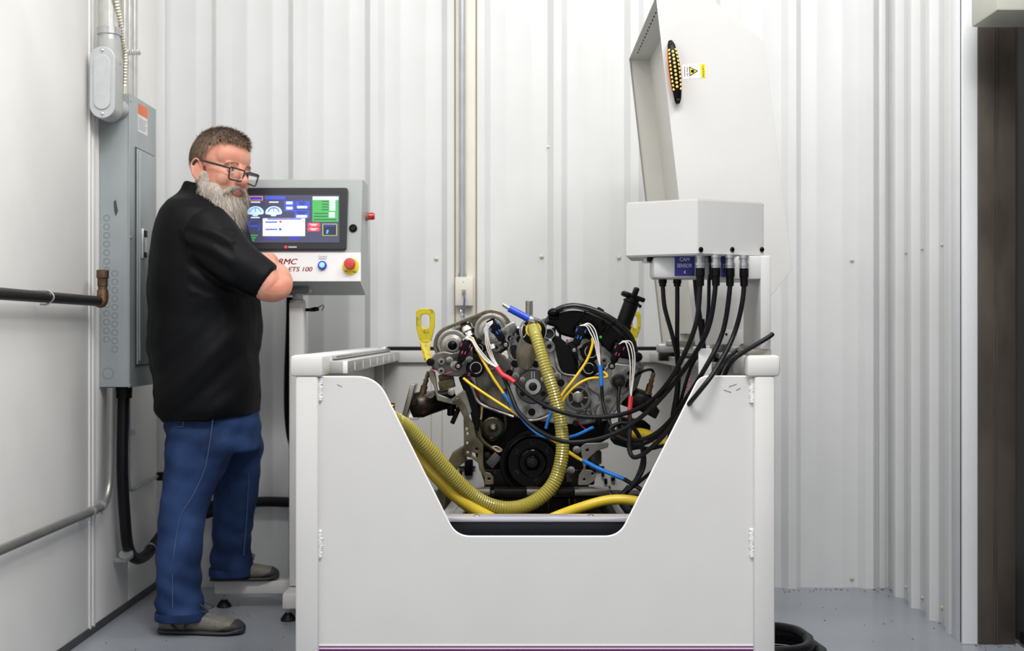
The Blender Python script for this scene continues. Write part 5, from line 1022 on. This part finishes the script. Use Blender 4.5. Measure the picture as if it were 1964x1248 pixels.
# near sleeve (his right arm) and far sleeve
SR = [P(388, 428, 4.36), P(415, 462, 4.335), P(455, 505, 4.325), P(512, 541, 4.33)]
m2.tube(SR, [.088, .094, .084, .0665], 20, 8)
SLf = [P(400, 425, 4.74), P(435, 465, 4.78), P(470, 505, 4.79), P(500, 535, 4.78)]
m2.tube(SLf, [.085, .088, .08, .068], 16, 8)
def shirt_disp(p, n):
    x, y, z = p; d = 0
    zz_ = z-.9
    # diagonal pull folds from the belly towards the armpit, weaker on the back
    f = math.sin(38*(zz_*.75-(x+1.1)*.62)+2.2*mnoise.noise(p*3.0))
    amp = .008*max(0, min(1, (1.32-z)*2.2))
    d += amp*f*abs(f)
    d += .0035*mnoise.noise(p*7.0)+.002*mnoise.noise(p*17.0)
    s = math.sin(120*((x+1.0)*.55+(z-1.25)*.83)+3*mnoise.noise(p*4))
    if -1.12 < x < -.945 and z > 1.2 and z < 1.42 and y < 4.44: d += .0045*s
    return d
sh = m2.build('polo_shirt', shirtm, man, remesh=.009, smooth_it=5, disp=shirt_disp)
m2 = MB(); m2.tube([P(400, 446, 4.262)+Vector((0, -.0, 0)), P(397, 465, 4.262), P(393, 486, 4.268), P(392, 505, 4.28)], .0015, 6); m2.build('shoulder_seam', shirtm, sh)
# --- jeans
m2 = MB()
def legsec(py, l, r, yc, hd=None): return sec(py, l, r, hd or (r-l)*yc/F*.5*1.02, yc)
m2.loft([sec(770, 316, 492, .19, 4.58), sec(800, 322, 494, .2, 4.58), sec(835, 324, 497, .2, 4.59), sec(862, 324, 496, .19, 4.6)])
m2.loft([legsec(820, 323, 470, 4.5, .125), legsec(860, 321, 452, 4.485), legsec(900, 317, 432, 4.475), legsec(950, 311, 406, 4.46), legsec(990, 306, 393, 4.455), legsec(1040, 303, 389, 4.45), legsec(1090, 301, 384, 4.45), legsec(1140, 301, 386, 4.45), legsec(1168, 301, 393, 4.45), legsec(1184, 302, 394, 4.45)])
m2.loft([legsec(800, 415, 492, 4.68, .12), legsec(835, 420, 501, 4.70, .11), legsec(865, 416, 502, 4.72), legsec(900, 413, 499, 4.745), legsec(950, 411, 493, 4.78), legsec(1000, 409, 485, 4.81), legsec(1040, 408, 481, 4.825), legsec(1070, 405, 484, 4.83), legsec(1085, 404, 482, 4.83), legsec(1101, 404, 478, 4.83)])
def jean_disp(p, n):
    d = .004*mnoise.noise(Vector((p.x*7, p.y*7, p.z*13)))+.003*mnoise.noise(p*20)
    x, y, z = p
    w_ = max(0, 1-abs(z-.12)/.16) if y < 4.62 else max(0, 1-abs(z-.22)/.14)
    d += 0.005*w_*math.sin(80*z+30*x+3.5*mnoise.noise(p*6))
    w_ = max(0, 1-abs(z-.68)/.2); d += .004*w_*math.sin(70*(z+.35*x)+2.5*mnoise.noise(p*5))
    return d
jn = m2.build('jeans', jean, man, remesh=.009, smooth_it=4, disp=jean_disp)
stm = mat('seam_thread', (80, 98, 134), .8, 0, .1)
def surf(px, py, yc, l, r, hd=None):                       # point on the near side of a leg section
    hd = hd or (r-l)*yc/F*.5*1.02; u_ = (px-(l+r)/2)/((r-l)/2); e = 2.4
    return P(px, py, yc-hd*(1-abs(u_)**e)**(1/e)-.003)
m2 = MB(); m2.tube([surf(408, 805, 4.50, 322, 485, .135), surf(403, 845, 4.49, 322, 460, .125), surf(392, 900, 4.475, 317, 432), surf(370, 950, 4.46, 311, 406), surf(346, 990, 4.455, 306, 393), surf(335, 1050, 4.45, 303, 388), surf(331, 1100, 4.45, 301, 384), surf(331, 1165, 4.45, 301, 393)], .0012, 6); m2.tube([surf(478, 905, 4.745, 413, 499), surf(475, 960, 4.78, 410, 492), surf(472, 1010, 4.81, 409, 484), surf(467, 1065, 4.83, 405, 484)], .0012, 6)
m2.build('side_seam', stm, jn)
for (py, l, r, yc) in ((1176, 300.5, 396, 4.45), (1093, 403, 481, 4.83)):
    m2 = MB(); m2.loft([legsec(py-6, l, r, yc), legsec(py-3, l-1, r+1, yc), legsec(py+8, l-1, r+1, yc), legsec(py+10, l+1, r-1, yc)]); m2.build('hem', jean, jn)
m2 = MB(); m2.tube([surf(331, 818, 4.49, 322, 480, .13), surf(350, 818, 4.49, 322, 480, .135), surf(353, 800, 4.5, 322, 490, .15)], .0012, 6, 1); m2.build('pocket_stitch', stm, jn)
# --- shoes
shoe = mat('grey_canvas_shoe', (116, 113, 104), .8, 0, .15, 60, bump=.2, bscale=300)
sole = mat('dark_rubber_sole', (58, 56, 54), .6, 0, .15, 40)
def make_shoe(px0, px1, y, z0, yaw, pitch=0.0):
    L = (px1-px0)*y/F; o = P(px0, 0, y); o.z = z0
    R = Matrix.Rotation(yaw, 3, 'Z') @ Matrix.Rotation(pitch, 3, 'Y')
    def rg_(x, hw_, h0, h1, n=20, dy=0):
        out = []
        for i in range(n):
            a = 2*math.pi*i/n; c, s_ = math.cos(a), math.sin(a)
            yy = hw_*math.copysign(abs(c)**.75, c)+dy; zz_ = (h0+h1)/2+(h1-h0)/2*math.copysign(abs(s_)**.8, s_); out.append(o+R @ Vector((x*L, yy, zz_)))
        return out
    m2 = MB(); m2.loft([rg_(.0, .022, .02, .05), rg_(.03, .034, .012, .075), rg_(.12, .038, .01, .088), rg_(.25, .037, .01, .092), rg_(.38, .038, .01, .088), rg_(.5, .042, .01, .074), rg_(.62, .047, .01, .062), rg_(.75, .051, .01, .055), rg_(.86, .048, .01, .05), rg_(.94, .038, .012, .041), rg_(.985, .022, .016, .03)])
    s_ = m2.build('shoe', shoe, man)
    m2 = MB(); m2.loft([rg_(-.012, .026, .0, .02), rg_(.04, .038, .0, .02), rg_(.2, .04, .0, .018), rg_(.45, .042, .0, .018), rg_(.7, .053, 0, .018), rg_(.85, .051, 0, .02), rg_(.95, .04, .002, .026), rg_(1.005, .02, .006, .028)]); m2.build('sole', sole, s_)
    m2 = MB(); m2.loft([rg_(.74, .0535, .016, .03), rg_(.84, .0515, .012, .043), rg_(.9, .0465, .012, .0478), rg_(.955, .036, .014, .041), rg_(.995, .022, .016, .032)]); m2.build('toe_cap', sole, s_)
    m2 = MB()
    for k in range(4):
        x = (.36+.055*k)*L; h = .094-.0075*k; a = [o+R @ Vector((x-.006, -.03, h-.022)), o+R @ Vector((x, 0, h)), o+R @ Vector((x+.006, .03, h-.022))]; m2.tube(a, .0028, 6)
    x = .42*L; h = .094
    for sg in (-1, 1): m2.tube([o+R @ Vector((x, 0, h)), o+R @ Vector((x+.02, sg*.022, h+.012)), o+R @ Vector((x+.055, sg*.034, h-.006)), o+R @ Vector((x+.035, sg*.03, h-.014)), o+R @ Vector((x, 0, h-.001))], .0024, 6)
    m2.build('laces', mat('dark_lace', (66, 64, 62), .8), s_)
    m2 = MB(); m2.tube([o+R @ Vector((.14*L, -.038, .05)), o+R @ Vector((.2*L, -.041, .03)), o+R @ Vector((.24*L, -.042, .022))], .004, 6); m2.tube([o+R @ Vector((.40*L, -.036, .075)), o+R @ Vector((.36*L, -.041, .045)), o+R @ Vector((.32*L, -.043, .02))], .004, 6); m2.build('strap', sole, s_)
make_shoe(308, 470, 4.45, 0.001, -.05)
make_shoe(405, 533, 4.84, b0.z+.001, .16)
m2 = MB(); q = P(368, 1172, 4.45); m2.ell(q+Vector((0, 0, .01)), (.042, .036, .045)); m2.build('sock', mat('dark_sock', (60, 52, 50), .9, 0, .4, 60, col2=(120, 40, 36)), man)
# --- head, neck, arms, hands: one skin surface
HS = 1.17
HO = P(421, 329, 4.52)
HR = Matrix.Rotation(math.radians(-36), 3, 'Z') @ Matrix.Rotation(math.radians(6), 3, 'Y') @ Matrix.Rotation(math.radians(-7), 3, 'X')
def hp(x, y, z): return HO+HR @ (Vector((x, y, z))*HS)
b = MB()
def he(c, r, rot=None, u_=24, v_=16): b.ell(hp(*c), tuple(k*HS for k in r), HR @ rot if rot is not None else HR, u_, v_)
he((-.012, 0, .042), (.098, .078, .084)); he((.030, 0, -.022), (.064, .066, .088)); he((.040, 0, -.075), (.050, .052, .042)); he((.048, 0, .045), (.046, .064, .05)); he((.072, 0, -.012), (.024, .044, .06))
for s_ in (-1, 1):
    he((.079, s_*.026, .018), (.014, .022, .007), None, 14, 10); he((.066, s_*.038, -.026), (.026, .023, .026)); he((.108, s_*.0135, -.033), (.0115, .0085, .0085), None, 12, 8)
    Re = Matrix.Rotation(s_*math.radians(-22), 3, 'Z')
    he((-.004, s_*.079, -.014), (.018, .006, .031), Re, 16, 12)
    b.tube([hp(.010, s_*.078, -.004), hp(.004, s_*.086, .013), hp(-.009, s_*.092, .019), hp(-.021, s_*.094, .003), hp(-.017, s_*.089, -.024), hp(-.004, s_*.082, -.040)], [.0036*HS]*6, 8)
    he((-.001, s_*.076, -.040), (.008, .006, .010), None, 10, 8)
b.tube([hp(.090, 0, .018), hp(.104, 0, -.002), hp(.119, 0, -.026), hp(.108, 0, -.040)], [.0095*HS, .0095*HS, .0122*HS, .0075*HS], 12)
he((.094, 0, -.049), (.012, .022, .010)); he((.094, 0, -.064), (.011, .018, .007))
# neck and hidden torso core
b.tube([hp(-.022, 0, -.03), hp(-.03, 0, -.09), P(383, 385, 4.54), P(380, 430, 4.55)], [.062, .064, .068, .09], 18)
b.loft([sec(780, 335, 465, .15), sec(600, 325, 462, .17), sec(450, 325, 450, .17), sec(410, 345, 430, .12)])
for pts in (((370, 780, 4.56), (380, 860, 4.485), (348, 1000, 4.455), (346, 1160, 4.45), (350, 1185, 4.45)), ((440, 780, 4.62), (460, 850, 4.71), (446, 1000, 4.81), (443, 1085, 4.83), (446, 1096, 4.83))):
    b.tube([P(*q_) for q_ in pts], [.06, .05, .034, .022, .022], 12)
# near arm: upper arm inside the sleeve, bare elbow, forearm folded away across the chest
b.tube([P(392, 432, 4.38), P(440, 492, 4.335), P(500, 535, 4.33), P(514, 550, 4.335), P(532, 553, 4.345), P(538, 543, 4.38), P(532, 530, 4.47), P(520, 518, 4.60), P(508, 512, 4.66)], [.06, .062, .058, .0535, .044, .043, .047, .038, .032], 18, 8)
# far arm: upper arm, elbow, forearm lying over the near forearm with the hand on the near upper arm
b.tube([P(402, 430, 4.72), P(455, 500, 4.78), P(502, 545, 4.79), P(515, 540, 4.77), P(522, 518, 4.72), P(517, 505, 4.62), P(512, 500, 4.52)], [.058, .058, .05, .047, .045, .038, .03], 16, 8)
def hand(w_, d, n, side, curl=.35, L=.19):
    """w_ wrist point, d pointing direction, n back-of-hand normal, side = thumb direction sign along d x n"""
    d = d.normalized(); n = (n-d*n.dot(d)).normalized(); s_ = d.cross(n)*side
    rot = Matrix((d, s_, n)).transposed()
    b.ell(w_+d*(L*.25), (L*.28, L*.215, L*.085), rot, 18, 12); b.ell(w_+d*(L*.08), (L*.17, L*.155, L*.1), rot, 14, 10)
    for i, (off, ln) in enumerate(((.155, .40), (.055, .45), (-.048, .42), (-.145, .33))):
        p = w_+d*(L*.44)+s_*(off*L); q = [w_+d*(L*.3)+s_*(off*L*.85), p]; a = curl*.5
        for k, f in enumerate((.45, .32, .23)):
            q.append(q[-1]+(d*math.cos(a)-n*math.sin(a)+s_*off*.25).normalized()*(ln*L*f)); a += curl*1.15
        b.tube(q, [L*.05, L*.052, L*.047, L*.042, L*.036], 8, 4)
    p0 = w_+d*(L*.1)+s_*(L*.13); b.tube([p0, p0+d*(L*.14)+s_*(L*.12)-n*(L*.03), p0+d*(L*.30)+s_*(L*.15)-n*(L*.07), p0+d*(L*.43)+s_*(L*.13)-n*(L*.09)], [L*.075, L*.065, L*.052, L*.04], 8, 5)
hand(P(513, 500, 4.55), Vector((-.25, -1, .05)), Vector((.55, -.1, .85)), -1, .55)
hand(P(508, 512, 4.66), Vector((-.3, 1, .1)), Vector((.9, .2, .3)), 1, .3)
bd = b.build('body', skin, man, remesh=.0038, smooth_it=4)
# lips, eyes, brows
lip = mat('lips', (176, 92, 84), .45, 0, .06)
m2 = MB(); m2.tube([hp(.091, -.022, -.0575), hp(.103, -.01, -.0545), hp(.1055, 0, -.0555), hp(.103, .01, -.0545), hp(.091, .022, -.0575)], [.0015, .0026, .0028, .0026, .0012], 8); m2.tube([hp(.091, -.02, -.059), hp(.102, -.009, -.0625), hp(.104, 0, -.063), hp(.102, .009, -.0625), hp(.091, .02, -.059)], [.0015, .003, .0036, .003, .0012], 8); m2.build('lips', lip, man)
for s_ in (-1, 1):
    c = hp(.0825, s_*.0305, .0035); m2 = MB(); m2.ell(c, (.0125, .0125, .0125), HR, 18, 14); ey = m2.build('eye', mat('eye_white', (226, 218, 212), .2, 0, .03), man)
    g_ = (HR @ Vector((1, .12, -.12))).normalized(); m2 = MB(); m2.lathe(c+g_*.0108, g_, [(.0062, 0), (.0055, .0012), (.001, .0022)], 16); m2.build('iris', mat('iris_dark', (46, 54, 62), .15), ey)
    m2 = MB()                                            # upper and lower lids
    for (zz_, rr_) in ((.0085, .0028), (-.0095, .0024)):
        m2.tube([hp(.079, s_*.018, zz_*.2), hp(.0935, s_*.026, zz_*.95), hp(.0945, s_*.033, zz_), hp(.084, s_*.0435, zz_*.1)], [rr_*.7, rr_, rr_, rr_*.7], 8)
    m2.build('eyelids', skin, ey)
hairm = mat('brown_grey_hair', (104, 78, 54), .6, 0, .2, 40, col2=(156, 134, 110), island=1, ramp=(.2, 1))
beardm = mat('grey_beard', (216, 208, 198), .65, 0, .2, 40, col2=(146, 128, 110), island=1, ramp=(.25, 1))
beardu = mat('beard_under', (186, 174, 162), .9, 0, .15, 90)
rg = random.Random(11)
def strand(mb, p, d, L, wd, droop, nrm):
    d = d.normalized(); s_ = d.cross(nrm)
    if s_.length < 1e-5: s_ = Vector((1, 0, 0))
    s_ = s_.normalized()*wd; q = [p, p+d*L*.5, p+d*L+droop*L]
    mb.add([q[0]-s_, q[0]+s_, q[1]-s_*.8, q[1]+s_*.8, q[2]], [[0, 1, 3, 2], [2, 3, 4]], True)
# scalp: cap over the cranium down to the hairline, with short strands
def hairline(x, y):                                       # lowest z of the hair at that local x (front high, temples, nape low)
    if x > .055: return .086-abs(y)*.04
    if x > .022: return .046+(x-.022)/.033*.038
    if x > .004: return -.012+(x-.004)/.018*.058
    return -.012-(.004-x)/.1*.062
cp_ = MB(); U, V = 44, 30; idx = {}
for i in range(U):
    for j_ in range(V+1):
        th_, ph = 2*math.pi*i/U, math.pi*j_/V
        v = Vector((math.cos(th_)*math.sin(ph), math.sin(th_)*math.sin(ph), math.cos(ph)))
        thick = 1.02+.055*max(0, v.z)+.02*max(0, v.x)*max(0, v.z)
        l = Vector((-.010+v.x*.100*thick, v.y*.0795*thick, .042+v.z*.086*thick)); 
        if v.x > .3 and v.z > .2: l.x += .008
        idx[i, j_] = (l, len(cp_.v)); cp_.v.append(hp(*l))
for i in range(U):
    for j_ in range(V):
        q = [idx[i, j_], idx[(i+1) % U, j_], idx[(i+1) % U, j_+1], idx[i, j_+1]]
        if all(l.z > hairline(l.x, l.y) for l, _ in q): cp_.f.append([k for _, k in q][::-1]); cp_.mi.append(0); cp_.sm.append(True)
hr = cp_.build('hair', mat('hair_under', (78, 62, 50), .8, 0, .3, 80, col2=(122, 106, 92), ramp=(.4, .7)), man)
st_ = MB(); cnt = 0
while cnt < 8000:
    th_, z_ = rg.uniform(0, 2*math.pi), rg.uniform(-.75, 1); s2 = math.sqrt(max(0, 1-z_*z_)); v = Vector((math.cos(th_)*s2, math.sin(th_)*s2, z_))
    thick = 1.02+.05*max(0, v.z)
    l = Vector((-.010+v.x*.100*thick, v.y*.0795*thick, .042+v.z*.086*thick))
    if v.x > .3 and v.z > .2: l.x += .008
    if l.z < hairline(l.x, l.y)+rg.uniform(-.006, .004): continue
    top = max(0, min(1, (l.z-.07)/.04)); nrm = (HR @ v).normalized()
    dirl = Vector((.75*top, .15*v.y, -.75*(1-top)-.05))+v*(.35 if top > .5 else .16)+Vector((rg.gauss(0, .16), rg.gauss(0, .2), rg.gauss(0, .16)))
    strand(st_, hp(*l), HR @ dirl, (.010+.014*top)*rg.uniform(.7, 1.25)*HS, .0006, nrm*-.15, nrm); cnt += 1
st_.build('hair_strands', hairm, hr, kind='stuff')
# eyebrows
m2 = MB()
for s_ in (-1, 1):
    for k in range(110):
        tt = rg.random(); l = Vector((.0985-.022*tt*tt, s_*(.012+.036*tt), .0195+.006*math.sin(math.pi*tt)-.004*tt+rg.gauss(0, .002)))
        strand(m2, hp(*l), HR @ Vector((.25, s_*1.0, .25-.6*tt)), .010, .0006, Vector((0, 0, 0)), HR @ Vector((1, 0, .2)))
m2.build('eyebrows', mat('brow_hair', (120, 90, 66), .7, 0, .2, 30), man)
# beard: soft base volume and strands
Bd = MB()
for c, r in (((.066, 0, -.100), (.036, .046, .040)), ((.066, 0, -.135), (.030, .038, .042)), ((.068, 0, -.162), (.020, .024, .034))): Bd.ell(hp(*c), tuple(k*HS for k in r), HR)
for s_ in (-1, 1):
    Bd.ell(hp(.036, s_*.047, -.078), (.046*HS, .026*HS, .040*HS), HR); Bd.ell(hp(.058, s_*.030, -.105), (.034*HS, .028*HS, .045*HS), HR); Bd.ell(hp(.018, s_*.058, -.045), (.017*HS, .014*HS, .035*HS), HR)
    Bd.tube([hp(.006, s_*.071, -.008), hp(.010, s_*.068, -.038), hp(.024, s_*.062, -.070), hp(.046, s_*.046, -.098), hp(.066, s_*.022, -.112)], [.006, .0125, .019, .026, .028], 12)
    Bd.tube([hp(.1065, s_*.001, -.0455), hp(.103, s_*.013, -.047), hp(.095, s_*.025, -.053), hp(.082, s_*.036, -.072)], [.0055, .0072, .0085, .010], 10)
Bd_o = Bd.build('beard', beardu, man, remesh=.005, smooth_it=3)
st_ = MB(); me = Bd_o.data; wb_ = wl(Bd_o); polys = [p for p in me.polygons]
HRi = HR.inverted()
tot = [0]
for p in polys: tot.append(tot[-1]+p.area)
import bisect
for k in range(9500):
    p = polys[min(len(polys)-1, bisect.bisect(tot, rg.random()*tot[-1])-1)]; w0 = wb_+p.center+Vector((rg.uniform(-.003, .003), rg.uniform(-.003, .003), rg.uniform(-.003, .003))); n_ = p.normal.copy()
    l = HRi @ (w0-HO)/HS
    low = max(0, min(1, (-l.z-.03)/.1)); mus = l.x > .088 and l.z > -.075
    if mus: dl = Vector((.25, math.copysign(.8, l.y+.0001), -.7))
    else: dl = Vector((.12+.25*low, .12*l.y/.05*(1-low), -1))
    dl = HR @ dl+n_*.55+Vector((rg.gauss(0, .2), rg.gauss(0, .2), rg.gauss(0, .12)))
    strand(st_, w0-n_*.001, dl, (.012+.026*low if not mus else .012)*rg.uniform(.6, 1.3)*HS, .00065, Vector((rg.gauss(0, .1), rg.gauss(0, .1), -.35)), n_)
st_.build('beard_strands', beardm, Bd_o, kind='stuff')
# glasses
gm = mat('dark_glasses_frame', (44, 42, 38), .35, 0, .1); 
gz = -.013
ms = []
m2 = MB()
def GP(y, z): return hp(.1225-abs(y)*.20-(z-gz)*-.10, y, z)
for s_ in (-1, 1):
    rr_ = rpoly([(.009, gz-.0165), (.054, gz-.0185), (.0585, gz+.0185), (.007, gz+.0165)], [.008, .009, .005, .005], 5)
    m2.tube([GP(s_*y, z) for y, z in rr_]+[GP(s_*rr_[0][0], rr_[0][1])], .0030, 8, 1)
m2.tube([GP(-.008, gz+.008), hp(.1255, 0, gz+.012), GP(.008, gz+.008)], .0030, 8)
frame = m2.build('glasses', gm, man)
for s_ in (-1, 1):
    m2 = MB(); m2.tube([GP(s_*.058, gz+.015), hp(.098, s_*.0655, gz+.0165), hp(.05, s_*.080, gz+.023), hp(.004, s_*.085, .016), hp(-.014, s_*.088, .008), hp(-.026, s_*.085, -.016)], [.0034, .0042, .0040, .0034, .0026, .002], 8); m2.build('temple', gm, frame)
    m2 = MB(); rr_ = rpoly([(.009, gz-.0165), (.054, gz-.0185), (.0585, gz+.0185), (.007, gz+.0165)], [.008, .009, .005, .005], 5)
    pts = [GP(s_*y, z) for y, z in rr_]; off = HR @ Vector((.0006, 0, 0)); n_ = len(pts); m2.add([p+off for p in pts]+[p-off for p in pts], [list(range(n_)), [n_+i for i in range(n_)][::-1]]+[[i, (i+1) % n_, n_+(i+1) % n_, n_+i] for i in range(n_)], False)
    m2.build('lens', mat('lens_glass', (250, 252, 252), .03, 0, 0, alpha=.05, spec=.6), frame)
